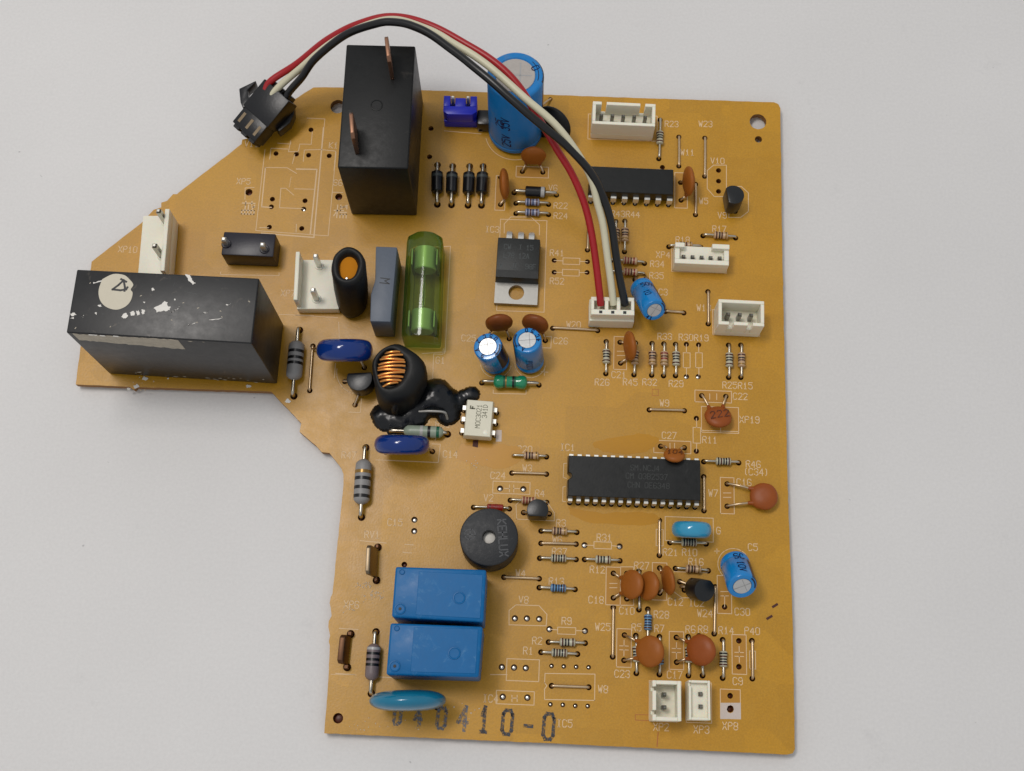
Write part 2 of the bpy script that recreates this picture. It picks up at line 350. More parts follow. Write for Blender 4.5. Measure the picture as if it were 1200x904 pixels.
# ---------------------------------------------------------------- the table
TABLE_Z = -2.5
g = G(); 
NX = 24
vs = [(-700+1400*i/NX, -600+1300*j/NX, 0) for j in range(NX+1) for i in range(NX+1)]
g.add(vs, [(j*(NX+1)+i, j*(NX+1)+i+1, (j+1)*(NX+1)+i+1, (j+1)*(NX+1)+i) for j in range(NX) for i in range(NX)])
tb = obj('table_surface', g, 'table', None, None, o=(0, 0, 0)); tb.location.z = TABLE_Z*MM; tb['kind'] = 'structure'; tb['label'] = 'matt white laminate tabletop under the circuit board'

# ---------------------------------------------------------------- the circuit board
board = empty('circuit_board', (0, 0, -2.5), 'amber single-sided control circuit board crowded with soldered components', 'circuit board')
HOLES = []                       # (x, y, radius, kind)
def hole(p, r=.62, kind='lead'):
    HOLES.append((p[0], p[1], r, kind)); return p

# ---------------------------------------------------------------- builders for the soldered parts
BOT = -2.42
def lead_path(h, top, bend=None):
    h = (h[0], h[1]); pts = [(h[0], h[1], BOT), (h[0], h[1], max(0.15, min(.6, top[2]-.4)))]
    if bend: pts.append(bend)
    return pts + [top]
def lead(parent, h, pts, r=.3, m='tin', register=True, hr=.62, name='lead'):
    if register: hole(h, hr)
    path = [(h[0], h[1], BOT), (h[0], h[1], 0.0)] + list(pts)
    full = [Vector(path[0])] + smooth_path(path[1:], 5)
    return obj(name, G().tube(full, r, 8), m, parent, sharp=60)
LOOK = {  # body material, bands (position -1..1, material)
 'tan':  ('res_tan', [(-.62, 'band_brown'), (-.2, 'band_black'), (.12, 'band_brown'), (.66, 'band_gold')]),
 'tanr': ('res_tan', [(-.62, 'band_red'), (-.22, 'band_brown'), (.1, 'band_red'), (.62, 'band_gold')]),
 'red':  ('res_tan', [(-.66, 'band_red'), (-.26, 'band_red'), (.1, 'band_brown'), (.5, 'band_red')]),
 'pale': ('res_pale', [(-.62, 'band_brown'), (-.24, 'band_black'), (.12, 'band_black'), (.66, 'band_brown')]),
 'dark': ('res_pale', [(-.66, 'band_black'), (-.3, 'band_brown'), (.04, 'band_black'), (.36, 'band_black'), (.7, 'band_brown')]),
 'blue': ('res_blue', [(-.64, 'band_blue'), (-.28, 'band_black'), (.06, 'band_blue'), (.38, 'band_black'), (.7, 'band_brown')]),
 'lilac': ('res_lilac', [(-.62, 'band_blue'), (-.24, 'band_brown'), (.1, 'band_blue'), (.62, 'band_brown')]),
}
def dogbone(L, r):
    a = L/2
    return [(-a, 0), (-a, r*.45), (-a*.96, r*.72), (-a*.86, r*.95), (-a*.72, r), (-a*.5, r*.95), (-a*.38, r*.86), (a*.38, r*.86), (a*.5, r*.95), (a*.72, r), (a*.86, r*.95), (a*.96, r*.72), (a, r*.45), (a, 0)]
def prof_r(prof, t):
    for (z0, r0), (z1, r1) in zip(prof, prof[1:]):
        if z0 <= t <= z1 and z1 > z0: return r0+(r1-r0)*(t-z0)/(z1-z0)
    return prof[0][1]
def axial(ref, h0, h1, look='tan', L=3.3, r=.86, z=None, shift=0.0, name='resistor', label=None, prof=None, bands=None, bodym=None, lr=.29, bw=.16, hr=.62, lm='tin'):
    """part lying between two holes: dog-bone body, colour bands and two bent leads"""
    a = Vector((*h0, 0)); b = Vector((*h1, 0)); d = (b-a).normalized(); z = z or r+.12
    c = (a+b)/2 + d*shift + Vector((0, 0, z))
    M = frame(c, d); pr = prof or dogbone(L, r)
    bm_, bs = LOOK[look] if look else (bodym, bands)
    body = obj(name, G().lathe(pr, 20, M=M), bodym or bm_, board, label or 'small banded resistor lying beside the printed mark %s' % ref)
    for t, m in (bands if bands is not None else bs):
        wd = bw*L/3.3; zc = t*L/2
        q = [(zc-wd, prof_r(pr, zc-wd)*.9), (zc-wd, prof_r(pr, zc-wd)+.025), (zc+wd, prof_r(pr, zc+wd)+.025), (zc+wd, prof_r(pr, zc+wd)*.9)]
        obj('band', G().lathe(q, 20, M=M), m, body)
    e0 = c - d*(L/2-.15); e1 = c + d*(L/2-.15)
    for h, e, s in ((h0, e0, 1), (h1, e1, -1)):
        hv = Vector((*h, 0)); k = (e-hv); k.z = 0; run = k.length
        lead(body, h, [hv + d*s*.12 + Vector((0, 0, z*.62)), hv + d*s*min(.55, run*.5) + Vector((0, 0, z*.98)), e], lr, lm, hr=hr)
    return body
def jumper(ref, h0, h1, z=.42, m='lead_copper'):
    a = Vector((*h0, 0)); b = Vector((*h1, 0)); d = (b-a).normalized(); hole(h0); hole(h1)
    up = Vector((0, 0, z)); sag = Vector((0, 0, random.uniform(-.1, .12)))
    mid = [a+d*.16+up*.7, a+d*.5+up, (a+b)/2+up+sag, b-d*.5+up, b-d*.16+up*.7]
    pts = [a+Vector((0, 0, BOT)), a] + smooth_path([a+Vector((0, 0, .05))]+mid+[b+Vector((0, 0, .05))], 4) + [b, b+Vector((0, 0, BOT))]
    return obj('jumper_wire', G().tube(pts, .31, 8), m, board, 'straight bare wire link beside the printed mark %s' % ref, sharp=60)
def disc_cap(ref, c, n, R, t, h0, h1, m='ceramic_orange', name='ceramic_capacitor', label=None, sx=1.0, e=.75, mark=None, lm='lead_copper', lr=.27, sub=None):
    """coated disc standing or leaning on two leads. c centre, n face normal"""
    c = Vector(c); n = Vector(n).normalized(); hm = (Vector((*h0, 0))+Vector((*h1, 0)))/2
    down = hm - c; down = (down - n*down.dot(n)).normalized(); side = down.cross(n)
    M = Matrix((side, down, n)).transposed().to_4x4(); M.translation = c
    pr = []
    K = 10
    for i in range(-K, K+1):
        f = i/K*math.pi/2
        pr.append((math.copysign(abs(math.sin(f))**1.0, f)*t/2, R*max(0.0, math.cos(f))**e))
    pr[0] = (pr[0][0], 0); pr[-1] = (pr[-1][0], 0)
    g0 = G().lathe(pr, 36, M=M, sx=sx)
    if m.startswith('ceramic'):   # uneven dipped coating
        g0.v = [c+(v-c)*(1+.05*noise.noise(v*.45)+.02*noise.noise(v*1.3)) for v in g0.v]
    body = obj(name, g0, m, board, label or 'small orange disc capacitor beside the printed mark %s' % ref, sharp=75)
    for h in (h0, h1):
        hv = Vector((*h, 0)); s = 1 if (hv-c).dot(side) > 0 else -1
        q = c + down*R*.72 + side*s*R*.5; out = c + down*(R*1.12) + side*s*R*.55
        if out.z < .5: out.z = .5
        g = G().tube([q, out], [.62*min(1, t/2), .34], 8)
        obj('coated_neck', g, m, body, sharp=70)
        k = hv - out; k.z = 0
        lead(body, h, [hv+Vector((0, 0, .45)), out*.5 + (hv+Vector((0, 0, max(.5, out.z*.6))))*.5 + Vector((0, 0, .15)), out], lr, lm)
    if mark:
        gm = G(); lettering(gm, mark, R*.62, .2, M @ Matrix.Translation((0, -R*.02, t/2+.02)) @ Matrix.Rotation(sub or 0, 4, 'Z'), adv=.85, slant=.15)
        obj('printed_marking', gm, 'marker', body, flat=True)
    return body
def electrolytic(ref, base, top, r, label, sleeve='sleeve_blue', topm='can_top', stripe=0, texts=(), rim=(), leads=True, hs=None, score_rot=0, tr=.62):
    a = Vector(base); b = Vector(top); ax = (b-a); L = ax.length; M = frame(a, ax, (1, 0, 0))
    pr = [(0, 0), (0, r*.86), (.12, r*.96), (.35, r), (1.3, r), (1.6, r*.93), (1.85, r*.93), (2.15, r), (L-.55, r), (L-.22, r*.965), (L-.05, r*.92), (L, r*(tr+.19)), (L, r*(tr+.04)), (L-.22, r*tr), (L-.22, 0)]
    body = obj('electrolytic_capacitor', G().lathe(pr, 40, M=M), sleeve, board, label)
    T = M @ Matrix.Translation((0, 0, L-.2))
    td = obj('can_top', G().lathe([(0, r*(tr-.005)), (.10, r*(tr-.02)), (.12, 0)], 32, M=T), topm, body)
    g = G(); q = r*.56; sr = math.radians(score_rot)
    for an, ln in ((sr, 1), (sr+math.pi/2, .9)):
        c_, s_ = math.cos(an), math.sin(an)
        ribbon(g, [(-q*c_*ln, -q*s_*ln), (q*c_*ln, q*s_*ln)] if an == sr else [(q*.3*math.cos(sr)-q*.9*c_, q*.3*math.sin(sr)-q*.9*s_), (q*.3*math.cos(sr)+q*.9*c_, q*.3*math.sin(sr)+q*.9*s_)], r*.045, .135, T)
    obj('vent_score', g, 'score', body, flat=True)
    if stripe is not None:   # dark polarity stripe printed down the sleeve
        g = G(); K = 8; hw = 30
        prof = [(2.2, r+.02), (L-.55, r+.02), (L-.22, r*.965+.02), (L-.04, r*.9+.02), (L+.015, r*.8)]
        for (z0, r0), (z1, r1) in zip(prof, prof[1:]):
            for k in range(K):
                t0 = math.radians(stripe-hw+2*hw*k/K); t1 = math.radians(stripe-hw+2*hw*(k+1)/K)
                g.add([(r0*math.cos(t0), r0*math.sin(t0), z0), (r0*math.cos(t1), r0*math.sin(t1), z0), (r1*math.cos(t1), r1*math.sin(t1), z1), (r1*math.cos(t0), r1*math.sin(t0), z1)], [(0, 1, 2, 3)], 0, M)
        obj('polarity_stripe', g, 'stripe_dark', body)
    g = G()
    for s, h, wd, ang, z0, rot in texts: wrapped(g, s, h, wd, M, r+.03, ang, z0, rot)
    for ang, ch in rim:  # print folded over the top rim
        lettering(g, ch, r*.26, .2, M @ Matrix.Rotation(math.radians(ang), 4, 'Z') @ Matrix.Translation((r*.76, 0, L+.012)) @ Matrix.Rotation(math.radians(90), 4, 'Z'))
    if g.v: obj('printed_marking', g, 'sleeve_mark', body, flat=True)
    if leads:
        hs = hs or [(a.x-1.2, a.y), (a.x+1.2, a.y)]
        ex = M.to_3x3() @ Vector((1, 0, 0))
        for h, s in zip(hs, (-1, 1)):
            st = a + ex*s*min(1.2, r*.4)
            lead(body, h, [Vector((h[0], h[1], max(.1, a.z*.4))), st + ax.normalized()*.3], .3, 'tin')
    return body
def dip(name, label, c, rot, n, pitch, row, bl, bw, H, pinw, bm='ic_black', pm='pin_silver', notch=True, rise=.7, marks=(), markm='print_faint', skip=(), pout=.62):
    """dual in-line package: c centre, rot deg, n pins per side"""
    M = turn(c[0], c[1], rot); g = G(M)
    hl, hw = bl/2, bw/2; mid = rise+(H-rise)*.48; sl = .28
    def ring(l, w_): return [(-l, -w_), (l, -w_), (l, w_), (-l, w_)]
    if notch:
        nr = .75
        def ring(l, w_):
            return [(-l, -w_), (l, -w_), (l, w_), (-l, w_)] + [(-l+nr*math.cos(t), nr*math.sin(t)) for t in (1.5708, .8, 0, -.8, -1.5708)]
    A, B, C_ = ring(hl-sl, hw-sl), ring(hl, hw), ring(hl-sl, hw-sl)
    k = len(A); vs = [(*p, rise) for p in A]+[(*p, mid) for p in B]+[(*p, H) for p in C_]
    fs = [tuple(range(k-1, -1, -1)), tuple(range(2*k, 3*k))]
    for q in (0, k):
        fs += [(q+i, q+(i+1) % k, q+k+(i+1) % k, q+k+i) for i in range(k)]
    g.add(vs, fs)
    body = obj(name, g, bm, board, label, bevel=.08, seg=1)
    pms = {}
    for side in (-1, 1):
        gp = G(turn(0, 0, rot)); yo = row/2; yi = hw-.1; w_ = pinw/2; th = .28; zs = mid
        s = side
        gp.box(-w_, w_, min(s*yi, s*(yo+.0)), max(s*yi, s*(yo+.0)), zs-th/2, zs+th/2)
        gp.box(-w_, w_, min(s*(yo-th), s*yo)-0.002, max(s*(yo-th), s*yo)+.002, .75, zs+th/2-.002)
        gp.box(-.23, .23, min(s*(yo-th), s*yo), max(s*(yo-th), s*yo), BOT, .75)
        proto = None
        for i in range(n):
            x = (i-(n-1)/2)*pitch
            if (side, i) in skip: continue
            o = M @ Vector((x, 0, 0)); hp = M @ Vector((x, s*(yo-th/2), 0)); hole((hp.x, hp.y), .55)
            if proto is None:
                gp.v = [v+Vector((o.x, o.y, 0)) for v in gp.v]
                p = obj('pin', gp, pm, body, o=(o.x, o.y, 0), bevel=.05, seg=1); proto = p.data
            else: place('pin', proto, body, o=(o.x, o.y, 0))
    if marks:
        g = G()
        for s_, h, wd, x, y, rr in marks:
            lettering(g, s_, h, wd, M @ Matrix.Translation((x, y, H+.012)) @ Matrix.Rotation(math.radians(rr), 4, 'Z'))
        obj('printed_marking', g, markm, body, flat=True)
    return body
def to92(ref, label, top, ax, rot, R=2.3, H=4.6, hs=(), m='transistor_black', flatd=.62, bend=None):
    """half-round transistor: top centre, axis direction (towards the top), rot of the flat side about the axis"""
    top = Vector(top); ax = Vector(ax).normalized(); M = frame(top-ax*H, ax, (1, 0, 0)) @ Matrix.Rotation(math.radians(rot), 4, 'Z')
    a0 = math.acos(flatd) ; pts = [(R*math.cos(t), R*math.sin(t)) for t in [(-math.pi/2 + a0) + (2*math.pi-2*a0)*k/22 for k in range(23)]]
    g = G().prism([(x*.97, y*.97) for x, y in pts], 0, H, 0, M, top=[(x*.96, y*.96) for x, y in pts])
    body = obj('transistor', g, m, board, label, bevel=.14, seg=2)
    ex = M.to_3x3() @ Vector((1, 0, 0)); b = M.translation
    for k, h in enumerate(hs):
        s = (k-(len(hs)-1)/2)
        p = b + ex*s*1.25 + ax*.2
        lead(body, h, [Vector((h[0], h[1], min(.6, max(.1, p.z*.5)))), p], .28, 'lead_copper')
    return body
def rect_pts(x0, x1, y0, y1): return [(x0, y0), (x1, y0), (x1, y1), (x0, y1)]
def pin_square(parent, p, z0, z1, w_=.32, m='pin_tin', hr=.7, lean=(0, 0)):
    hole(p, hr)
    g = G(); t = [(-w_, -w_), (w_, -w_), (w_, w_), (-w_, w_)]
    g.prism([(p[0]+a, p[1]+b) for a, b in t], BOT, z1-.35, top=[(p[0]+a+lean[0], p[1]+b+lean[1]) for a, b in t])
    g.prism([(p[0]+a+lean[0], p[1]+b+lean[1]) for a, b in t], z1-.35, z1, top=[(p[0]+a*.5+lean[0], p[1]+b*.5+lean[1]) for a, b in t])
    return obj('pin', g, m, parent, sharp=25)

# ---------------------------------------------------------------- tall black relay with two blade terminals
def relay_box(name, label, corners, H, m, bev=.35):
    g = G().prism(corners, 0.25, H-.001); return obj(name, g, m, board, label, bevel=bev, seg=3)
T = [(-45.78, 48.16, 24.4), (-30.92, 48.42, 24.4), (-31.13, 77.52, 24.4), (-46.05, 77.39, 24.4)]
tall = relay_box('power_relay', 'tall plain black power relay with two copper blades standing on top', [t[:2] for t in T], 24.4, 'tall_relay_black')
cxy = (-38.54, 62.93, 24.4); ring = G()
ring.lathe([(0, 1.35), (.10, 1.3), (.12, 1.15), (0.02, 1.05), (0.02, 0)], 24, M=Matrix.Translation((cxy[0], cxy[1], 24.4)))
obj('moulding_mark', ring, 'tall_relay_black', tall)
for p0, p1, hh in (((-35.56, 69.18, 24.4), (-36.54, 74.97, 24.4), 8.4), ((-41.84, 51.30, 24.4), (-42.64, 56.94, 24.4), 8.2)):
    a = Vector((p0[0], p0[1], 0)); b = Vector((p1[0], p1[1], 0)); d = (b-a).normalized(); Lb = 6.0
    M = Matrix((d, Vector((-d.y, d.x, 0)), Vector((0, 0, 1)))).transposed().to_4x4(); M.translation = Vector((a.x, a.y, 24.3))
    g = G(M); g.add([(0,-.4,0),(Lb,-.4,0),(Lb,-.4,hh-1),(Lb-.9,-.4,hh),(.9,-.4,hh),(0,-.4,hh-1),(0,.4,0),(Lb,.4,0),(Lb,.4,hh-1),(Lb-.9,.4,hh),(.9,.4,hh),(0,.4,hh-1)],
        [(5,4,3,2,1,0),(6,7,8,9,10,11),(0,1,7,6),(1,2,8,7),(2,3,9,8),(3,4,10,9),(4,5,11,10),(5,0,6,11)])
    obj('blade_terminal', g, 'tab_copper', tall, bevel=.12, seg=2)
hole((-28.93, 70.64)); hole((-28.86, 63.38))

# ---------------------------------------------------------------- long black relay on the arm, with sticker and torn label
HR = 28.4
T = [(-96.24, 8.38, 28.4), (-59.18, 7.41, 28.4), (-58.98, 21.28, 28.4), (-95.91, 21.87, 28.4)]
long_relay = relay_box('power_relay', 'long black relay with a round cream sticker and a torn paper label', [t[:2] for t in T], HR, 'relay_black', .3)
def poly_flat(name, pts, z, m, parent, th=.05, jag=0.0, sub=1):
    q = []
    for i, p in enumerate(pts):
        n = pts[(i+1) % len(pts)]
        for k in range(sub):
            t = k/sub; q.append((p[0]+(n[0]-p[0])*t+random.uniform(-jag, jag), p[1]+(n[1]-p[1])*t+random.uniform(-jag, jag)))
    g = G().prism(q, z, z+th); return obj(name, g, m, parent, flat=True)
sc = [(-90.48, 19.91, 28.4), (-88.47, 21.08, 28.4), (-86.30, 20.98, 28.4), (-85.13, 20.19, 28.4), (-84.12, 19.00, 28.4), (-84.51, 17.93, 28.4), (-84.03, 17.17, 28.4), (-84.25, 15.48, 28.4), (-85.25, 14.18, 28.4), (-87.01, 13.53, 28.4), (-89.10, 14.13, 28.4), (-90.44, 15.58, 28.4), (-90.92, 17.61, 28.4)]
stk = poly_flat('round_sticker', [s[:2] for s in smooth_path([(*q[:2], 0) for q in sc+sc[:1]], 4)[:-1]], HR, 'sticker', long_relay, .06)
g = G(); ribbon(g, [q[:2] for q in ((-85.21, 18.36, 28.4), (-85.41, 17.90, 28.4), (-86.54, 17.67, 28.4), (-88.15, 17.80, 28.4), (-87.10, 18.75, 28.4), (-86.16, 19.84, 28.4), (-85.72, 18.34, 28.4), (-85.71, 17.57, 28.4))], .42, HR+.07)
ribbon(g, [q[:2] for q in ((-86.70, 20.05, 28.4), (-85.61, 19.54, 28.4))], .42, HR+.07)
obj('handwritten_figure', g, 'print_dark', long_relay, flat=True)
for pts in ([(-79.47, 14.16, 28.4), (-78.27, 14.88, 28.4), (-77.43, 15.73, 28.4), (-76.72, 15.57, 28.4), (-76.77, 14.85, 28.4), (-76.08, 14.42, 28.4), (-76.35, 13.78, 28.4), (-77.69, 13.55, 28.4), (-78.73, 13.29, 28.4)],
            [(-85.64, 12.13, 28.4), (-85.10, 12.92, 28.4), (-84.41, 12.58, 28.4), (-84.51, 11.95, 28.4), (-85.24, 11.65, 28.4)],
            [(-84.05, 13.09, 28.4), (-83.24, 13.44, 28.4), (-83.05, 12.63, 28.4), (-83.70, 12.34, 28.4)], [(-82.88, 13.36, 28.4), (-82.32, 13.61, 28.4), (-82.03, 12.67, 28.4), (-82.61, 12.47, 28.4)], [(-81.90, 13.67, 28.4), (-81.21, 13.69, 28.4), (-81.03, 12.89, 28.4), (-81.61, 12.68, 28.4)],
            [(-73.87, 21.61, 28.4), (-72.92, 21.55, 28.4), (-72.55, 20.56, 28.4), (-71.69, 19.77, 28.4), (-72.09, 19.48, 28.4), (-73.02, 20.08, 28.4), (-73.46, 20.98, 28.4)],
            [(-90.64, 14.44, 28.4), (-90.15, 14.63, 28.4), (-89.91, 14.10, 28.4), (-90.31, 13.90, 28.4)], [(-95.84, 12.35, 28.4), (-95.03, 12.65, 28.4), (-94.78, 12.12, 28.4), (-95.51, 11.82, 28.4)], [(-95.89, 11.45, 28.4), (-95.15, 11.65, 28.4), (-95.17, 11.20, 28.4)],
            [(-80.38, 18.26, 28.4), (-79.97, 18.46, 28.4), (-79.75, 18.01, 28.4), (-80.16, 17.81, 28.4)], [(-91.19, 12.74, 28.4), (-90.69, 12.85, 28.4), (-90.72, 12.40, 28.4)], [(-93.65, 11.98, 28.4), (-93.24, 12.08, 28.4), (-93.28, 11.72, 28.4)], [(-92.19, 19.12, 28.4), (-90.25, 19.83, 28.4), (-90.19, 19.65, 28.4), (-92.08, 18.94, 28.4)],
            [(-75.63, 16.16, 28.4), (-75.38, 16.21, 28.4), (-75.39, 15.90, 28.4)], [(-81.67, 15.40, 28.4), (-81.34, 15.50, 28.4), (-81.35, 15.23, 28.4)],
            [(-69.37, 13.62, 28.4), (-68.74, 13.74, 28.4), (-68.68, 13.56, 28.4), (-69.31, 13.45, 28.4)], [(-72.27, 10.86, 28.4), (-70.63, 11.46, 28.4), (-70.58, 11.37, 28.4), (-72.22, 10.78, 28.4)], [(-68.14, 12.09, 28.4), (-65.63, 12.54, 28.4), (-65.58, 12.46, 28.4), (-68.09, 12.00, 28.4)], [(-65.06, 15.36, 28.4), (-64.23, 15.57, 28.4), (-64.21, 15.44, 28.4), (-65.00, 15.23, 28.4)], [(-75.96, 13.39, 28.4), (-74.39, 14.57, 28.4), (-74.33, 14.48, 28.4), (-75.91, 13.30, 28.4)]):
    poly_flat('paint_fleck', [q[:2] for q in pts], HR, 'paint_white', long_relay, .04, .13, 4)
# torn label wrapped over the front edge: a strip on the front face
f0 = Vector((*(-96.24, 8.38, 28.4)[:2], 0)); f1 = Vector((*(-59.18, 7.41, 28.4)[:2], 0)); fd = (f1-f0).normalized(); fl = (f1-f0).length; fn = Vector((fd.y, -fd.x, 0))
M = Matrix((fd, Vector((0, 0, 1)), fn)).transposed().to_4x4(); M.translation = f0
up = []; dn = []
for k in range(31):
    x = 1.2 + (fl*.6-1.2)*k/30; up.append((x, HR-.25+random.uniform(-.35, .05)))
    dn.append((x+random.uniform(-.1, .1), HR-(4.2+2.2*k/30)+random.uniform(-.25, .25)))
g = G().prism(dn+up[::-1], .01, .06, 0, M); obj('torn_label', g, 'torn_label', long_relay, flat=True)
for k in range(26):   # chalky scuffs along the lower edge and scratches on the top
    x = random.uniform(3, fl-1); z = random.choice((random.uniform(.4, 1.6), random.uniform(.4, 3.5), random.uniform(HR-.9, HR-.2))); rr = random.uniform(.12, .45)
    gs = G().prism([(x+rr*random.uniform(.5, 1.6)*math.cos(t*.785), z+rr*random.uniform(.3, .8)*math.sin(t*.785)) for t in range(8)], .008, .03, 0, M); obj('scuff', gs, 'torn_label', long_relay, flat=True)
tq0 = Vector((*(-96.24, 8.38, 28.4)[:2], 0)); tx = Vector((*(-59.18, 7.41, 28.4)[:2], 0))-tq0; ty = Vector((*(-95.91, 21.87, 28.4)[:2], 0))-tq0
for k in range(20):
    a_ = tq0+tx*random.uniform(.03, .97)+ty*random.uniform(.06, .94); an = random.gauss(.35, .5); L_ = random.choice((.15, .2, .3, .8, 1.6, 2.6)); w_ = .05 if L_ > .5 else .16
    gs = G(); ribbon(gs, [(a_.x, a_.y), (a_.x+L_*.5*math.cos(an), a_.y+L_*.5*math.sin(an)+.03), (a_.x+L_*math.cos(an), a_.y+L_*math.sin(an))], w_, HR+.01); obj('scratch', gs, 'print_grey' if L_ > .5 else 'torn_label', long_relay, flat=True)
for x, z in ((5.0, 27.9), (6.5, 27.8), (9.2, 28.0), (4.3, 27.9)):
    g = G().prism([(x, z), (x+random.uniform(.8, 1.6), z-.1), (x+1.2, z+.35), (x+.2, z+.4)], .05, .12, 0, M); obj('paint_fleck', g, 'paint_white', long_relay, flat=True)
for (a, b, c) in (((-94.65, 9.25), (-93.75, 9.58), (-93.77, 8.99)), ((-89.04, 7.64), (-87.43, 7.94), (-88.30, 7.33)), ((-82.80, 8.60), (-81.61, 8.55), (-82.27, 8.13)), ((-66.30, 8.22), (-65.29, 8.46), (-65.32, 7.87)), ((-66.39, 6.76), (-65.03, 7.29), (-65.16, 6.12)), ((-90.94, 5.86), (-89.48, 6.21), (-89.63, 5.13)), ((-57.52, 3.44), (-56.33, 4.30), (-55.90, 3.16)), ((-92.27, 5.23), (-91.12, 5.37), (-91.28, 4.78)), ((-83.65, 7.84), (-83.11, 8.00), (-83.16, 7.61))):
    m_ = ((a[0]+b[0]+c[0])/3, (a[1]+b[1]+c[1])/3); rr = .45*max(math.hypot(a[0]-b[0], a[1]-b[1]), math.hypot(a[0]-c[0], a[1]-c[1]))
    poly_flat('paint_fleck', [(m_[0]+rr*random.uniform(.5, 1.1)*math.cos(t*.7), m_[1]+rr*random.uniform(.35, .9)*math.sin(t*.7)) for t in range(9)], .01, 'paint_white', board, .1, .04, 2)

# ---------------------------------------------------------------- two blue relays
def blue_relay(label, c, H):
    g = G().prism([q[:2] for q in c], .2, H); b = obj('relay', g, 'relay_blue', board, label, bevel=.45, seg=3)
    a = Vector((*c[0][:2], H)); ux = (Vector((*c[1][:2], H))-a); uy = (Vector((*c[3][:2], H))-a); M = Matrix((ux.normalized(), uy.normalized(), Vector((0, 0, 1)))).transposed().to_4x4(); M.translation = a
    W, D = ux.length, uy.length
    obj('top_step', G(M).box(W*.26, W-.7, .7, D-.7, -.05, .07), 'relay_blue', b, bevel=.06, seg=1)
    # round ejector recess, rivet with pin hole, small dot: raised rims
    for x, y, r0, nm in ((W*.72, D*.45, 1.25, 'moulding_ring'), (W*.085, D*.17, 1.1, 'vent_plug'), (W*.075, D*.90, .55, 'moulding_dot')):
        g = G().lathe([(0.0, r0), (.16, r0*.97), (.18, r0*.84), (.06, r0*.74), (.05, 0)], 24, M=M @ Matrix.Translation((x, y, .05 if x < W*.2 else .07)))
        q = obj(nm, g, 'relay_blue', b)
        if nm == 'vent_plug': obj('vent_hole', G().lathe([(.07, .32), (.12, .3), (.13, 0)], 14, M=M @ Matrix.Translation((x, y, .05))), 'print_dark', b)
    return b
blue_relay('blue relay beside the round black buzzer', [(-29.58, -43.50, 13.5), (-11.37, -43.84, 13.5), (-11.26, -33.46, 13.5), (-29.42, -33.49, 13.5)], 13.5)
blue_relay('blue relay beside the cyan disc and the stamped number', [(-29.93, -54.68, 13.5), (-11.83, -54.50, 13.5), (-11.47, -44.67, 13.5), (-29.75, -44.66, 13.5)], 13.5)
hole((-28.94, -31.08)); 

# ---------------------------------------------------------------- buzzer
bc = (-11.16, -26.01, 8.6); RB = 6.0; M = Matrix.Translation((bc[0], bc[1], 0))
bz = obj('buzzer', G().lathe([(.15, 0), (.15, RB-.1), (.4, RB), (8.2, RB), (8.5, RB-.12), (8.6, RB-.4), (8.6, 1.42), (8.4, 1.32), (6.6, 1.32), (6.6, 0)], 56, M=M), 'buzzer_black', board, 'round black buzzer with a centre hole and a plus sign')
hp = (-10.91, -26.00, 8.6)
obj('sound_plate', G().lathe([(6.65, 1.3), (6.8, 1.1), (6.85, 0)], 24, M=M), 'paint_white', bz)
pc = (-15.06, -25.62, 8.6); g = G(); cr = [(1.05*math.cos(t*math.pi/14), 1.05*math.sin(t*math.pi/14)) for t in range(29)]
MP = Matrix.Translation((pc[0], pc[1], 8.61)); ribbon(g, cr, .2, 0, MP); ribbon(g, [(-.6, 0), (.6, 0)], .22, 0, MP); ribbon(g, [(0, -.6), (0, .6)], .22, 0, MP)
obj('plus_mark', g, 'emboss', bz, flat=True)
tq = (-8.31, -26.11, 8.6); g = G(); lettering(g, 'KEHLUX', 1.7, .26, Matrix.Translation((tq[0], tq[1], 8.61)) @ Matrix.Rotation(math.radians(-84), 4, 'Z'), adv=.78); obj('moulded_lettering', g, 'emboss', bz, flat=True)

# ---------------------------------------------------------------- integrated circuits
dip('integrated_circuit', 'long black integrated circuit with sixteen legs along each side', (18.84, -11.71), 0.0, 16, 1.778, 10.2, 28.3, 9.2, 4.7, .95, rise=1.15,
    marks=[('SM.NCJ4', 1.15, .12, 2.2, 2.2, 0), ('CM 03B2537', 1.15, .12, 2.6, .4, 0), ('CHN 0E6348', 1.15, .12, 3.0, -1.5, 0)])
dip('integrated_circuit', 'short black integrated circuit partly under the wires', (17.50, 57.01), -0.6, 8, 2.54, 7.8, 19.4, 6.7, 4.4, 1.25, rise=1.0)
ob = dip('optocoupler', 'cream white six-legged optocoupler with printed type number', (-14.61, 0.99), -2.5, 3, 2.54, 7.62, 8.5, 6.2, 4.2, 1.0, bm='opto_white', notch=False) if False else None
oc = (-14.55, 0.22, 4.2)
ob = dip('optocoupler', 'cream white six-legged optocoupler with printed type number', oc[:2], 87.5, 3, 2.54, 7.5, 8.4, 6.1, 4.2, 1.05, bm='opto_white', notch=False,
    marks=[('F', .9, .3, 2.3, 1.5, 0), ('MOC3021', .98, .12, .4, .1, 0), ('341D', .98, .12, 1.6, -1.2, 0)], markm='print_olive')
M = turn(oc[0], oc[1], 87.5); obj('pin_one_dimple', G().lathe([(0, .55), (.03, .5), (.031, 0)], 18, M=M @ Matrix.Translation((-3.0, -1.7, 4.2))), 'nylon_white', ob)
poly_flat('dark_spot', [(-15.71, -3.66), (-14.57, -3.57), (-14.58, -5.25), (-15.77, -5.04)], .01, 'scar', board, .04)

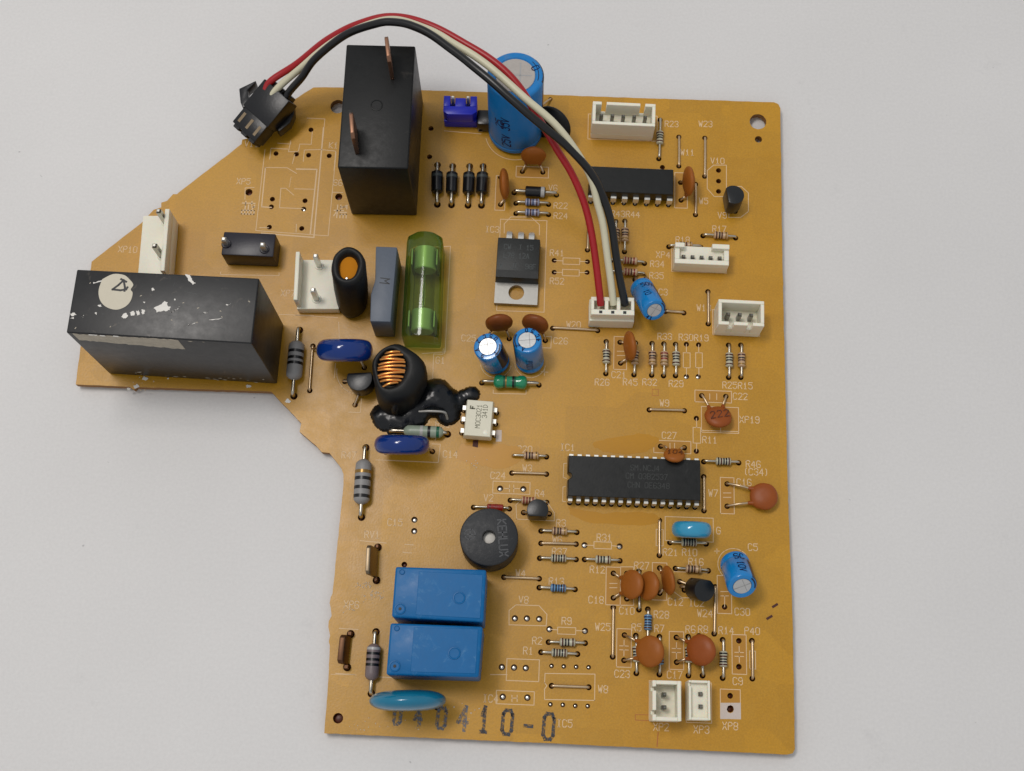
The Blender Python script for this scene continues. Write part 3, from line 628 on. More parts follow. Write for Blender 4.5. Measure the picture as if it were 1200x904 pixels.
# ---------------------------------------------------------------- voltage regulator lying on its back
c = [(-12.16, 32.44, 4.4), (-2.76, 32.35, 4.4), (-2.44, 42.06, 4.4), (-11.73, 42.26, 4.4)]
o = Vector((*(-12.42, 27.57, 1.3)[:2], 0)); tr = Vector((*(-2.83, 27.40, 1.3)[:2], 0)); bl = Vector((*(-12.16, 32.44, 4.4)[:2], 0)); tl = Vector((*(-11.73, 42.26, 4.4)[:2], 0))
ux = (tr-o).normalized(); uy = Vector((-ux.y, ux.x, 0)); WT = (tr-o).length
M = Matrix((ux, uy, Vector((0, 0, 1)))).transposed().to_4x4(); M.translation = o
yb = (bl-o).dot(uy); yt = (tl-o).dot(uy)
reg = obj('voltage_regulator', G(M).prism(rect_pts(-.05, WT+.05, yb, yt), .9, 4.4, top=rect_pts(.12, WT-.12, yb+.15, yt-.25)), 'regulator_black', board, 'flat black regulator with a drilled metal tab and three legs', bevel=.12, seg=2)
obj('step', G(M).box(.15, WT-.15, yb+.2, yb+1.9, 4.40, 4.43), 'ic_black', reg, flat=True)
ht = Vector((*(-7.58, 30.20, 1.3)[:2], 0)); hx, hy = (ht-o).dot(ux), (ht-o).dot(uy); rh = 1.75
n = 28; ci = [(hx+rh*math.cos(2*math.pi*k/n), hy+rh*math.sin(2*math.pi*k/n)) for k in range(n)]
def rim_pt(p):
    dx, dy = p[0]-hx, p[1]-hy; t = 1e9
    for lim, d0, dd in ((0, hx, dx), (WT, hx, dx), (0, hy, dy), (yb+.2, hy, dy)):
        if abs(dd) > 1e-6:
            q = (lim-d0)/dd
            if q > 0: t = min(t, q)
    return (hx+dx*t, hy+dy*t)
co = sorted([rim_pt(p) for p in ci]+rect_pts(0, WT, 0, yb+.2), key=lambda p: math.atan2(p[1]-hy, p[0]-hx))
ci = [(hx+rh*math.cos(a), hy+rh*math.sin(a)) for a in [math.atan2(p[1]-hy, p[0]-hx) for p in co]]; n = len(co)
g = G(M); vs = [(*p, .15) for p in co]+[(*p, 1.4) for p in co]+[(*p, .15) for p in ci]+[(*p, 1.4) for p in ci]; fs = []
for k in range(n):
    k2 = (k+1) % n; fs += [(k, k2, n+k2, n+k), (n+k, n+k2, 3*n+k2, 3*n+k), (3*n+k, 3*n+k2, 2*n+k2, 2*n+k), (2*n+k, 2*n+k2, k2, k)]
g.add(vs, fs); obj('metal_tab', g, 'steel', reg, sharp=30)
for px in ((-9.58, 45.20, 2.2), (-6.96, 45.16, 2.2), (-4.58, 45.16, 2.2)):
    q = Vector((px[0], px[1], 0)); x = (q-o).dot(ux)
    pts = [(0, yt-.3, 2.6), (0, yt+.9, 2.6), (0, yt+1.9, 2.2), (0, yt+2.5, 1.2), (0, yt+2.6, 0), (0, yt+2.6, BOT)]
    g = G(); vs = []; 
    for i, (dx, y, z) in enumerate(pts):
        hw = .62 if i < 3 else .42; th = .25
        if i < 3: q4 = [(x-hw, y, z-th), (x+hw, y, z-th), (x+hw, y, z+th), (x-hw, y, z+th)]
        else: q4 = [(x-hw, y-th, z), (x+hw, y-th, z), (x+hw, y+th, z), (x-hw, y+th, z)]
        vs += q4
    fs = [(i*4+k, i*4+(k+1) % 4, i*4+4+(k+1) % 4, i*4+4+k) for i in range(5) for k in range(4)]+[(3, 2, 1, 0), (20, 21, 22, 23)]
    g.add(vs, fs, 0, M); obj('leg', g, 'pin_silver', reg, sharp=50); h = M @ Vector((x, yt+2.6, 0)); hole((h.x, h.y), .7)
g = G()
for s_, fx, fy in (('CW  I 15', .5, .76), ('L78 12A', .46, .55), ('W  JI  98F', .5, .3)): lettering(g, s_, 1.15, .13, M @ Matrix.Translation((WT*fx, yb+(yt-yb)*fy, 4.412)), adv=.72)
obj('printed_marking', g, 'print_grey', reg, flat=True)

# ---------------------------------------------------------------- electrolytic capacitors
electrolytic('C1', (-9.23, 70.51, 0.2), (-9.31, 72.64, 22), 6.2, 'tall blue electrolytic capacitor towering over the board edge under the wires', 'dusty_sleeve_blue', 'dull_can_top', stripe=15,
    texts=[('25V', 2.0, .3, 252, 5.0, 92), ('35V', 2.0, .3, 250, 11.5, 92), ('25', 2.0, .3, 236, 10.8, 92)], rim=[(25, 'O')], score_rot=0, tr=.70)
hole((-1.35, 79.28), .5); hole((-1.32, 78.17), .5)
electrolytic('C25', (-11.48, 14.25, 0.3), (-13.10, 14.37, 10.6), 3.1, 'blue electrolytic capacitor with a bright white top leaning over its printed ring', stripe=-20, rim=[(75, '5'), (110, 'C'), (45, 'O'), (150, '2'), (200, 'V'), (245, '6'), (-40, '1')], score_rot=100)
electrolytic('C26', (-3.99, 14.52, 0.3), (-4.77, 16.12, 10.6), 3.1, 'upright blue electrolytic capacitor beside its leaning twin', stripe=180, rim=[(95, 'O'), (62, '5'), (25, 'C'), (0, '4'), (215, '2'), (250, 'V')], texts=[('100uF', 1.3, .16, 275, 4.5, 90)], score_rot=5)
electrolytic('C3', (20.09, 31.83, 2.9), (22.48, 24.43, 8.6), 2.65, 'blue electrolytic capacitor bent over beside the white wire socket', stripe=22, texts=[('50V', 1.3, .2, 85, 2.8, 180), ('10', 1.3, .2, 105, 6.0, 90)], rim=[(250, '1'), (225, '4')], score_rot=60, hs=[(18.90, 34.73), (21.39, 35.02)])
electrolytic('C5', (39.95, -28.49, 3), (40.56, -34.30, 8.8), 3.05, 'blue electrolytic capacitor bent over its printed ring beside the board edge', stripe=22, texts=[('SC', 1.6, .25, 85, 1.9, 180), ('10V', 1.5, .25, 86, 5.4, 90)], score_rot=25, hs=[(39.11, -27.36), (41.44, -27.27)])

# ---------------------------------------------------------------- ceramic discs
disc_cap('C3', (*(-4.85, 62.45, 4.2)[:2], 4.2), (0, -.97, .20), 2.9, 2.3, (-7.29, 60.39), (-2.55, 60.38), 'ceramic_orange', label='orange disc capacitor leaning on the foot of the tall blue capacitor')
disc_cap('C4', (*(-11.18, 54.98, 4.6)[:2], 4.6), (.98, .05, .08), 3.5, 2.1, (-12.23, 58.78), (-11.96, 51.94), 'ceramic_orange', label='orange disc capacitor on edge beside the four black diodes')
disc_cap('C25', (*(-11.03, 21.68, 5)[:2], 5.0), (.10, -.97, .18), 3.05, 2.5, (-13.36, 20.09), (-8.76, 19.74), 'ceramic_brown', label='brown disc capacitor behind the leaning blue capacitor')
disc_cap('C26', (*(-3.16, 21.76, 5)[:2], 5.0), (-.22, -.94, .22), 3.0, 2.6, (-5.36, 19.95), (-0.77, 19.59), 'ceramic_brown', label='brown disc capacitor behind the upright blue capacitor')
disc_cap('C21', (*(17.56, 17.58, 4.6)[:2], 4.6), (-.95, -.16, .16), 3.3, 2.2, (15.76, 19.80), (15.95, 14.96), 'ceramic_orange', e=1.0)
disc_cap('C2', (*(30.37, 57.07, 4.8)[:2], 4.8), (-.97, -.12, .12), 3.4, 2.2, (29.13, 58.93), (29.23, 54.50), 'ceramic_orange', e=1.0, label='orange disc capacitor on edge beside the short integrated circuit')
disc_cap('C22', (*(37.02, 2.96, 2.1)[:2], 2.1), (0, .42, .9), 2.9, 2.2, (33.76, 8.19), (39.03, 8.21), 'ceramic_red', mark='222', sub=.12, label='reddish disc capacitor marked 222 lying over the printed XP19 box')
disc_cap('C27', (*(27.16, -6.66, 5.2)[:2], 5.2), (0, .72, .7), 2.3, 1.9, (24.84, -3.51), (29.96, -3.66), 'ceramic_orange', mark='104', sub=0, label='orange disc capacitor tipped over the edge of the long integrated circuit')
disc_cap('C16', (*(46.54, -14.14, 1.9)[:2], 1.9), (-.12, 0, 1), 2.95, 2.2, (39.11, -11.30), (39.07, -16.14), 'ceramic_red', label='round orange disc capacitor folded flat towards the board edge')
disc_cap('C18', (*(18.65, -34.00, 3.4)[:2], 3.4), (-.74, -.05, .66), 3.05, 2.3, (15.06, -31.32), (15.13, -36.44), 'ceramic_orange')
disc_cap('C10', (*(22.10, -34.07, 3.4)[:2], 3.4), (-.80, -.05, .58), 3.05, 2.2, (17.89, -31.26), (17.95, -36.51), 'ceramic_orange')
disc_cap('C12', (*(26.14, -32.90, 3.9)[:2], 3.9), (-.94, -.2, .22), 3.05, 1.9, (24.78, -29.85), (24.80, -35.11), 'ceramic_orange', e=1.0)
disc_cap('C23', (*(22.43, -47.48, 4)[:2], 4.0), (-.58, -.1, .8), 3.25, 2.4, (17.54, -44.02), (17.51, -49.15), 'ceramic_orange')
disc_cap('C17', (*(32.88, -46.86, 4)[:2], 4.0), (-.55, -.1, .82), 3.2, 2.4, (28.28, -44.11), (28.34, -49.13), 'ceramic_red')
# coated discs standing on edge: seen from above as capsules
disc_cap('blue', (*(-43.70, 13.05, 8.5)[:2], 8.5), (.03, -.95, -.30), 6.0, 4.9, (-52.01, 15.64), (-40.37, 11.91), 'varistor_blue', 'disc_varistor', 'glossy dark blue disc on edge beside the copper coil', e=.3)
HOLES.pop(-2)
disc_cap('blue', (*(-30.24, -7.12, 8)[:2], 8.0), (0.02, -.97, -.24), 5.8, 4.2, (-34.43, -6.97), (-24.36, -6.48), 'varistor_blue', 'disc_varistor', 'glossy dark blue disc on edge in front of the black glue', e=.3)
disc_cap('cyan', (*(-25.80, -59.18, 9)[:2], 9.0), (.05, -.99, -.05), 7.6, 4.1, (-34.07, -57.78), (-20.52, -59.94), 'varistor_cyan', 'disc_varistor', 'large cyan disc on edge above the stamped number', e=.62)
HOLES.pop(-2)
disc_cap('G', (*(30.84, -22.30, 4.8)[:2], 4.8), (0, -.985, -.17), 4.15, 3.5, (28.88, -22.40), (34.02, -22.38), 'film_cyan', 'film_capacitor', 'small cyan capsule capacitor inside a printed box', e=.3)
# black thermistor disc behind the tall capacitor, its lead end and block
disc_cap('RT', (*(-0.68, 70.05, 5)[:2], 5.0), (-.5, -.78, .35), 4.7, 2.6, (-1.39, 79.00), (-1.90, 70.68), 'shrink_black', 'thermistor', 'black disc thermistor half hidden behind the tall blue capacitor')
tb2 = obj('diode_block', G().box(*sorted(((-18.11, 70.10)[0], (-13.80, 70.25)[0])), *sorted(((-14.98, 70.04)[1], (-15.14, 73.84)[1])), .2, 4.0), 'diode_black', board, 'black block wedged between the blue socket and the tall capacitor', bevel=.4)
obj('end_clip', G().box(*sorted(((-17.92, 70.43)[0], (-16.79, 70.47)[0])), *sorted(((-17.96, 70.04)[1], (-18.01, 71.09)[1])), .1, 1.6), 'steel', tb2, bevel=.1)

# ---------------------------------------------------------------- axial parts
for k, (x, w_) in enumerate((((-26.89, 61.36), (-26.41, 51.42)), ((-23.39, 61.18), (-23.17, 51.41)), ((-19.47, 61.32), (-19.39, 51.43)), ((-16.37, 61.43), (-16.32, 51.54)))):
    axial('diode', x, w_, None, 5.0, 1.33, name='diode', bodym='diode_black', bands=[(-.55, 'print_grey')], prof=[(-2.5, 0), (-2.5, 1.1), (-2.3, 1.33), (2.3, 1.33), (2.5, 1.1), (2.5, 0)], lr=.42, hr=.8, bw=.22,
          label='black power diode in the row of four beside the tall relay')
axial('V6', (-8.99, 54.99), (0.75, 54.75), None, 4.6, 1.2, name='diode', bodym='diode_black', bands=[(.72, 'band_grey')], prof=[(-2.3, 0), (-2.3, 1.0), (-2.15, 1.2), (2.15, 1.2), (2.3, 1.0), (2.3, 0)], lr=.38, bw=.3, label='black diode with a pale end band marked V6')
axial('V2', (-14.92, -18.37), (-7.28, -18.39), None, 3.6, .75, name='diode', bodym='glass_red', bands=[(-.75, 'band_black'), (.1, 'band_red')], prof=[(-1.8, 0), (-1.8, .45), (-1.6, .75), (1.6, .75), (1.8, .45), (1.8, 0)], shift=.8, bw=.3, label='red glass diode peeking out behind the buzzer')
SMALL = [
 ('R22', (-8.47, 52.37), (-0.98, 52.36), 'lilac', 0), ('R24', (-8.38, 49.85), (-0.91, 49.84), 'lilac', 0), ('R23', (24.36, 74.76), (24.11, 64.73), 'pale', .1),
 ('R17', (34.21, 45.88), (41.60, 45.63), 'tan', .2), ('R18', (26.48, 42.95), (33.72, 43.10), 'tan', 0), ('R44', (16.46, 48.91), (16.47, 41.35), 'tan', 0), ('R43', (14.41, 48.75), (14.43, 41.19), 'tan', 0),
 ('R34', (13.38, 39.09), (21.01, 38.69), 'red', .5), ('R35', (13.50, 36.28), (21.11, 36.02), 'red', .5), ('R26', (12.70, 19.86), (12.74, 12.42), 'pale', 0), ('R45', (19.16, 19.79), (18.91, 12.39), 'tan', 0),
 ('R32', (22.84, 19.80), (22.80, 12.44), 'tan', 0), ('R33', (25.45, 19.81), (25.40, 12.41), 'tanr', 0), ('R29', (28.03, 19.81), (28.03, 12.51), 'pale', 0), ('R25', (39.74, 20.02), (39.67, 12.55), 'pale', 0), ('R15', (42.44, 20.12), (42.34, 12.65), 'tan', 0),
 ('R46', (34.11, -6.61), (41.64, -6.57), 'dark', .3), ('R20', (-7.04, -6.85), (0.28, -6.78), 'tan', .35), ('R4', (-7.16, -16.56), (0.61, -16.72), 'red', .1), ('R3', (-0.40, -22.93), (7.19, -22.93), 'tan', .1), ('R37', (-0.50, -28.71), (7.16, -28.70), 'dark', .1),
 ('R12', (8.94, -28.63), (16.38, -28.63), 'pale', .1), ('R13', (-0.41, -34.89), (7.09, -34.98), 'blue', .2), ('R2', (1.86, -46.04), (9.44, -45.96), 'pale', .1), ('R1', (0.37, -48.15), (7.89, -48.25), 'dark', .0), ('R10', (26.88, -24.39), (34.55, -24.38), 'dark', .1),
 ('R16', (28.07, -29.82), (34.95, -30.05), 'tan', .2), ('R28', (22.32, -38.51), (22.25, -46.35), 'blue', -1.1), ('R5', (19.88, -44.03), (20.06, -51.67), 'pale', 0), ('R7', (24.77, -44.09), (24.80, -51.74), 'blue', 0.3), ('R6', (30.72, -43.87), (30.76, -51.75), 'pale', -.2), ('R8', (32.97, -43.64), (33.66, -51.64), 'lilac', .2),
 ('R14', (37.84, -44.23), (37.77, -51.97), 'dark', .1), ('R27', (20.40, -30.66), (20.48, -38.70), 'tan', -.6)]
for ref, a, b, lk, sh in SMALL: axial(ref, a, b, lk, shift=sh)
axial('L1', (-14.38, 9.32), (-1.85, 9.30), None, 7.4, 1.5, name='inductor', bodym='res_green', bands=[(-.36, 'band_green'), (-.28, 'band_gold'), (.27, 'band_green'), (.17, 'band_black')], bw=.1, lr=.34, label='fat glossy green inductor below the two blue capacitors',
      prof=[(-3.7, 0), (-3.7, .5), (-3.5, 1.05), (-3.1, 1.42), (-2.6, 1.52), (-1.9, 1.45), (-1.5, 1.3), (1.4, 1.3), (1.8, 1.42), (2.6, 1.52), (3.1, 1.42), (3.5, 1.05), (3.7, .5), (3.7, 0)])
def power_res(label, a, b, L, r, m, bands, sh=0.0):
    axial('', a, b, None, L, r, name='resistor', bodym=m, bands=bands, shift=sh, lr=.42, hr=.8, bw=.12, lm='tin', label=label,
          prof=[(-L/2, 0), (-L/2, .5), (-L*.46, r*.7), (-L*.40, r*.97), (-L*.3, r), (L*.3, r), (L*.40, r*.97), (L*.46, r*.7), (L/2, .5), (L/2, 0)])
power_res('fat grey power resistor standing alone near the cut corner', (-38.76, -6.13), (-38.66, -21.38), 9.8, 1.75, 'res_grey', [(-.42, 'band_gold'), (-.12, 'band_black'), (.28, 'band_black'), (.66, 'band_black')], .3)
power_res('grey power resistor against the end of the long relay', (-55.32, 20.10), (-55.30, 4.82), 8.9, 1.75, 'res_grey', [(-.42, 'band_black'), (-.08, 'band_black'), (.2, 'band_black')], 0)
power_res('mauve grey resistor beside the blue relays', (-33.95, -45.26), (-34.08, -57.73), 7.4, 1.45, 'res_mauve', [(-.72, 'band_grey'), (-.45, 'band_black'), (-.12, 'band_black'), (.16, 'band_black')], 0)
power_res('grey and green striped resistor half covered by black glue', (-33.69, -2.43), (-21.29, -2.53), 8.6, 1.3, 'res_sage', [(-.1, 'band_grey'), (.28, 'band_black'), (.72, 'band_green')], 1.1)
JUMP = [('W20', (0.79, 22.55), (10.77, 22.35)), ('W5', (32.56, 58.62), (32.54, 51.02)), ('W11', (28.74, 70.51), (28.74, 63.06)), ('W23', (34.77, 70.45), (34.67, 60.69)), ('W1', (35.25, 32.45), (35.28, 24.83)), ('W9', (22.33, 4.55), (29.97, 4.62)),
 ('W7', (34.10, -9.90), (34.12, -17.29)), ('W3', (-7.03, -10.60), (0.39, -10.57)), ('W6', (-0.32, -25.55), (7.09, -25.44)), ('W4', (-7.89, -32.97), (-0.47, -33.02)), ('W25', (15.13, -38.41), (15.16, -48.52)), ('W24', (36.38, -33.37), (36.10, -43.05)),
 ('R21', (24.64, -19.71), (24.67, -27.19)), ('W8', (2.75, -54.82), (10.35, -54.82)), ('R40', (43.89, -44.20), (43.86, -51.84)), ('XP10', (-52.08, 16.48), (-51.95, 6.21)), ('C3', (25.75, 27.41), (29.87, 27.21)), ('W12', (8.19, 47.93), (8.12, 41.50))]
for ref, a, b in JUMP: jumper(ref, a, b)

# ---------------------------------------------------------------- transistors
to92('V7', 'black half-round transistor standing behind the buzzer', (-1.32, -19.49, 6), (0, 0, 1), 0, 2.35, 4.6, [(-4.23, -19.11), (-1.23, -19.11), (1.22, -19.19)])
to92('V9', 'black half-round transistor leaning over its printed outline', (40.29, 53.52, 6.2), (.03, .10, .98), -82, 2.45, 4.6, [(41.57, 55.21), (41.31, 53.77), (41.58, 52.19)])
to92('IC2', 'black half-round transistor bent over beside the bent blue capacitor', (33.44, -34.84, 5.4), (.36, -.20, .9), 176, 2.45, 4.3, flatd=.88, hs=[(28.99, -32.57), (29.31, -33.63), (29.95, -34.25)])
to92('V1', 'black half-round transistor leaning against the copper coil', (-40.47, 7.66, 6), (-.06, .0, 1), 184, 2.9, 4.2, flatd=.45, hs=[(-44.43, 8.56), (-41.78, 3.36), (-39.78, 7.21)])

# ---------------------------------------------------------------- sockets
def open_socket(name, label, c, rot, W, D, H, npin, pitch, m='nylon_white', wall=.75, floor=2.2, notches=(), slots=(), back=1.0, ph=None, py=0.0, low=None):
    """box header, open at the top; back wall at +y. notches/slots: (x0, x1, depth) cut from the back / front wall top"""
    M = turn(c[0], c[1], rot); g = G(M); hw, hd = W/2, D/2
    g.box(-hw, hw, -hd, hd, .15, floor)
    def walls(y0, y1, cuts, top):
        xs = sorted({-hw, hw, *[a for q in cuts for a in q[:2]]})
        for a, b in zip(xs, xs[1:]):
            z1 = top
            for q in cuts:
                if q[0] <= (a+b)/2 <= q[1]: z1 = top-q[2]
            if z1 > floor: g.box(a, b, y0, y1, floor-.01, z1)
    walls(hd-wall, hd, notches, H*back); walls(-hd, -hd+wall, slots, low or H)
    for s in (-1, 1):
        if s*1: g.box(min(s*hw, s*(hw-wall)), max(s*hw, s*(hw-wall)), -hd+wall-.01, hd-wall+.01, floor-.01, (low or H))
    b = obj(name, g, m, board, label, bevel=.09, seg=1)
    for i in range(npin):
        p = M @ Vector(((i-(npin-1)/2)*pitch, py, 0)); pin_square(b, (p.x, p.y), 0, ph or H-1.6, .40, 'pin_dark', .6)
    return b
tc = [(15.37, 75.18, 7.2), (15.43, 69.84, 7.2)]
open_socket('pin_header', 'white five-pin socket by the top edge with two notches in its wall', (15.39, 72.15, 7.2)[:2], -.9, 14.3, 5.7, 7.2, 5, 2.5, notches=[(-5.1, -4.0, 4.5), (3.7, 4.8, 4.5)], floor=2.5, py=.2, ph=6.0)
open_socket('pin_header', 'small white five-pin socket with two raised corner posts', (33.26, 39.37, 5.6)[:2], -.8, 12.0, 4.7, 5.6, 5, 2.0, notches=[(-3.9, 2.2, 3.0)], floor=3.6, low=4.9, py=-.6, ph=5.0, wall=1.1)
open_socket('pin_header', 'white three-pin socket with two slots, beside the board edge', (41.38, 25.07, 7.4)[:2], -.9, 9.9, 5.8, 7.4, 3, 2.5, slots=[(-2.6, -1.6, 2.6), (1.5, 2.5, 2.6)], floor=2.4, py=.2, ph=5.8)
open_socket('pin_header', 'white two-pin socket above the printed mark XP2, its wall slotted', (25.55, -57.22, 7)[:2], 90.5, 7.8, 5.7, 7.0, 2, 2.5, notches=[(-2.7, -1.9, 3.4), (1.9, 2.7, 3.4)], floor=2.4, py=.3, ph=5.8)
open_socket('pin_header', 'white two-pin socket above the printed mark XP3, nearly filled in', (32.21, -56.83, 6)[:2], 90.5, 7.7, 4.3, 6.0, 2, 2.45, floor=4.6, py=-.3, ph=5.6, wall=.5, notches=[(-.2+2.9, 3.4, 1.0)])
# power sockets: a base plate, one high wall and two tall pins
def power_socket(name, label, pts, fz, wall_side, wz, wt, pins, m, pz, lean=(0, 0), pm='pin_silver'):
    q = [Vector((*p[:2], 0)) for p in pts]; ux = (q[1]-q[0]).normalized(); uy = Vector((-ux.y, ux.x, 0)); W = (q[1]-q[0]).length; D = (q[3]-q[0]).dot(uy)
    M = Matrix((ux, uy, Vector((0, 0, 1)))).transposed().to_4x4(); M.translation = q[0]; g = G(M)
    g.box(0, W, 0, D, .15, fz)
    if wall_side == 'x0': g.box(0, wt, .4, D-.0, fz-.01, wz)
    if wall_side == 'x1': g.box(W-wt, W, 0, D, fz-.01, wz)
    if wall_side == 'y1': g.box(0, W, D-wt, D, fz-.01, wz)
    b = obj(name, g, m, board, label, bevel=.3 if m == 'purple_black' else .14, seg=2)
    for p in pins:
        pin_square(b, p[:2], 0, pz, .5, pm, .8, lean)
        obj('pin_collar', G().lathe([(fz-.1, 1.15), (fz+.25, .95), (fz+.25, 0)], 16, M=Matrix.Translation((p[0], p[1], 0))), m, b)
    return b
power_socket('power_socket', 'white two-pin power socket half hidden by the long relay', [(-91.33, 29.65, 4.5), (-84.44, 29.90, 4.5), (-85.40, 45.85, 4.5), (-91.40, 44.37, 4.5)], 4.5, 'x1', 8.2, 1.0, [(-86.61, 42.98, 4.5), (-86.56, 34.80, 4.5)], 'nylon_white', 10.8, pm='pin_tin')
power_socket('power_socket', 'white two-pin power socket beside the black shrink-wrapped ring', [(-55.85, 24.04, 2.8), (-46.62, 24.37, 2.8), (-47.50, 36.01, 2.8), (-55.98, 35.71, 2.8)], 2.8, 'x0', 7.6, .9, [(-51.70, 34.44, 2.8), (-51.62, 26.52, 2.8)], 'nylon_white', 8.8)
power_socket('power_socket', 'purple black two-pin power socket below the empty relay outline', [(-73.00, 34.95, 6.2), (-61.39, 34.81, 6.2), (-61.51, 40.32, 6.2), (-72.67, 40.48, 6.2)], 6.2, '', 6.4, 1.2, [(-72.06, 37.51, 6.2), (-63.48, 36.53, 6.2)], 'purple_black', 9.2)
# royal blue socket at the top edge
q0 = Vector((*(-25.74, 70.47, 6.5)[:2], 0)); q1 = Vector((*(-18.15, 70.58, 6.5)[:2], 0)); ux = (q1-q0).normalized(); M = Matrix((ux, Vector((-ux.y, ux.x, 0)), Vector((0, 0, 1)))).transposed().to_4x4(); M.translation = q0; W = (q1-q0).length
g = G(M); g.box(0, W, .6, 5.2, .15, 3.0)
g.prism([(0, 1.2), (1.0, .35), (W-1.0, .35), (W, 1.2), (W, 2.6), (0, 2.6)], 2.99, 6.5, top=[(0, 1.2), (1.0, .5), (W-1.0, .5), (W, 1.2), (W, 2.6), (0, 2.6)])
g.box(0, W*.2, 2.59, 5.2, 2.99, 6.5); g.box(W*.8, W, 2.59, 5.2, 2.99, 6.5); g.box(W*.34, W*.66, 2.59, 5.2, 2.99, 5.6)
bs = obj('pin_header', g, 'connector_blue', board, 'royal blue two-pin socket on the top edge beside the tall relay', bevel=.12, seg=2)
for fx in (.27, .73):
    p = M @ Vector((W*fx, 4.6, 0)); pin_square(bs, (p.x, p.y), 0, 7.2, .34, 'pin_silver')

# ---------------------------------------------------------------- shrink-wrapped rings, grey film capacitor, fuse
def loft_tube(name, label, sections, m, n=40):
    """closed skin through elliptical sections (centre, rx, ry); the last one lies inside the mouth"""
    g = G(); vs = []; k = len(sections)
    for (c, rx, ry, wob) in sections:
        for i in range(n):
            t = 2*math.pi*i/n; f = 1+wob*math.sin(3*t+1)+wob*.6*math.sin(5*t)
            vs.append((c[0]+rx*f*math.cos(t), c[1]+ry*f*math.sin(t), c[2]))
    fs = [(j*n+i, j*n+(i+1) % n, (j+1)*n+(i+1) % n, (j+1)*n+i) for j in range(k-1) for i in range(n)]+[tuple(range(n-1, -1, -1)), tuple(range((k-1)*n, k*n))]
    vs = [Vector(v)+.16*Vector((noise.noise(Vector(v)*.35), noise.noise(Vector(v)*.35+Vector((7, 0, 0))), .6*noise.noise(Vector(v)*.5))) for v in vs]
    g.add(vs, fs); return obj(name, g, m, board, label, sharp=80)
def lerp(a, b, t): return tuple(a[i]+(b[i]-a[i])*t for i in range(3))
ta = (*(-43.27, 29.71, 16)[:2], 16.0); bb = (*(-43.96, 26.85, 0)[:2], .3)
sec = []
for t, rx, ry in ((0, 2.6, 3.2), (.04, 3.2, 4.0), (.15, 3.5, 4.4), (.5, 3.7, 4.6), (.8, 3.75, 4.6), (.92, 3.7, 4.5), (.98, 3.45, 4.2), (1.0, 3.0, 3.75), (.995, 2.5, 3.3), (.97, 2.15, 2.95), (.93, 1.98, 2.75), (.86, 1.95, 2.7)):
    sec.append((lerp(bb, ta, t), rx, ry, .012))
r1 = loft_tube('ring_inductor', 'tall black shrink-wrapped ring with an oval amber opening', sec, 'shrink_black')
cc = lerp(bb, ta, .90); obj('amber_core', G().lathe([(-.9, 1.98), (0, 1.96), (.1, 0)], 24, M=Matrix.Translation(cc), sy=1.38), 'core_orange', r1)
obj('modelled_glint', G().lathe([(0, .32), (.2, .25), (.28, 0)], 12, M=Matrix.Translation((cc[0]-.15, cc[1]-2.35, cc[2]+.3))), 'solder', r1)  # bright metal bead added to stand for a highlight on the inner lip
ta = (*(-33.29, 8.88, 10.5)[:2], 10.5); bb = (*(-32.16, 6.94, 0)[:2], .2)
sec = []
tm = (*(-31.84, 8.46, 10.5)[:2], 10.5)
for t, rx, ry in ((0, 4.2, 4.4), (.05, 5.0, 5.4), (.2, 5.5, 6.1), (.5, 5.6, 6.3), (.75, 5.55, 6.3), (.9, 5.2, 6.0), (.97, 4.6, 5.4), (1.0, 3.9, 4.8), (.99, 3.05, 4.2), (.95, 2.85, 4.0), (.85, 2.8, 3.9)):
    mt = lerp(tm, ta, min(1, max(0, (5.6-rx)/2.2))); sec.append((lerp(bb, mt, t), rx*1.03, ry*1.02, .05))
coil = loft_tube('ring_inductor', 'black shrink-wrapped coil with bright copper windings in its opening', sec, 'shrink_black')
cc = Vector(lerp(bb, ta, .93))
obj('ferrite_core', G().lathe([(-1, 2.5), (-.2, 2.3), (.1, 0)], 24, M=Matrix.Translation(cc), sy=1.4), 'shrink_black', coil)
for k in range(10):
    y = 3.5-7.0*k/9; hw = 2.8*math.sqrt(max(.05, 1-(y/4.1)**2)); tl_ = .35
    pts = [cc+Vector((-hw+2*hw*i/8, y + (.5+.45*math.sin(k*2.3))*(i/8-.5), .2+1.15*math.sqrt(max(0, 1-((i-4)/4.3)**2)))) for i in range(9)]
    obj('copper_winding', G().tube(pts, .30, 8), 'copper_wire', coil, sharp=70)
pts = [lerp(bb, ta, .1), lerp(bb, ta, .9)]
gv = G().tube(smooth_path([Vector((bb[0]-.2, bb[1]-5.5, 1.0)), Vector((bb[0]-.4, bb[1]-6.0, 5)), Vector((ta[0]+1.8, ta[1]-5.4, 8.6)), Vector((ta[0]+2.4, ta[1]-4.1, 10.0))], 6), [.3+.5*math.sin(math.pi*min(1, i/18)) for i in range(19)], 8)
obj('shrink_seam', gv, 'shrink_black', coil, sharp=80)
# grey box capacitor
T = [(-38.47, 19.09, 10.5), (-34.05, 19.14, 10.5), (-34.00, 22.81, 10.5), (-33.71, 36.38, 10.5), (-38.40, 36.40, 10.5), (-38.02, 28.73, 10.5), (-38.28, 27.20, 10.5), (-38.72, 25.29, 10.5)]
fc = obj('box_film_capacitor', G().prism([t[:2] for t in T], .3, 10.5), 'film_grey', board, 'slate grey box capacitor marked M between the black ring and the fuse', bevel=.25, seg=2)
mq = (-35.90, 28.43, 10.5); g = G(); lettering(g, 'M', 2.0, .22, Matrix.Translation((mq[0], mq[1], 10.515)) @ Matrix.Rotation(math.radians(-95), 4, 'Z')); obj('printed_letter', g, 'print_dark', fc, flat=True)
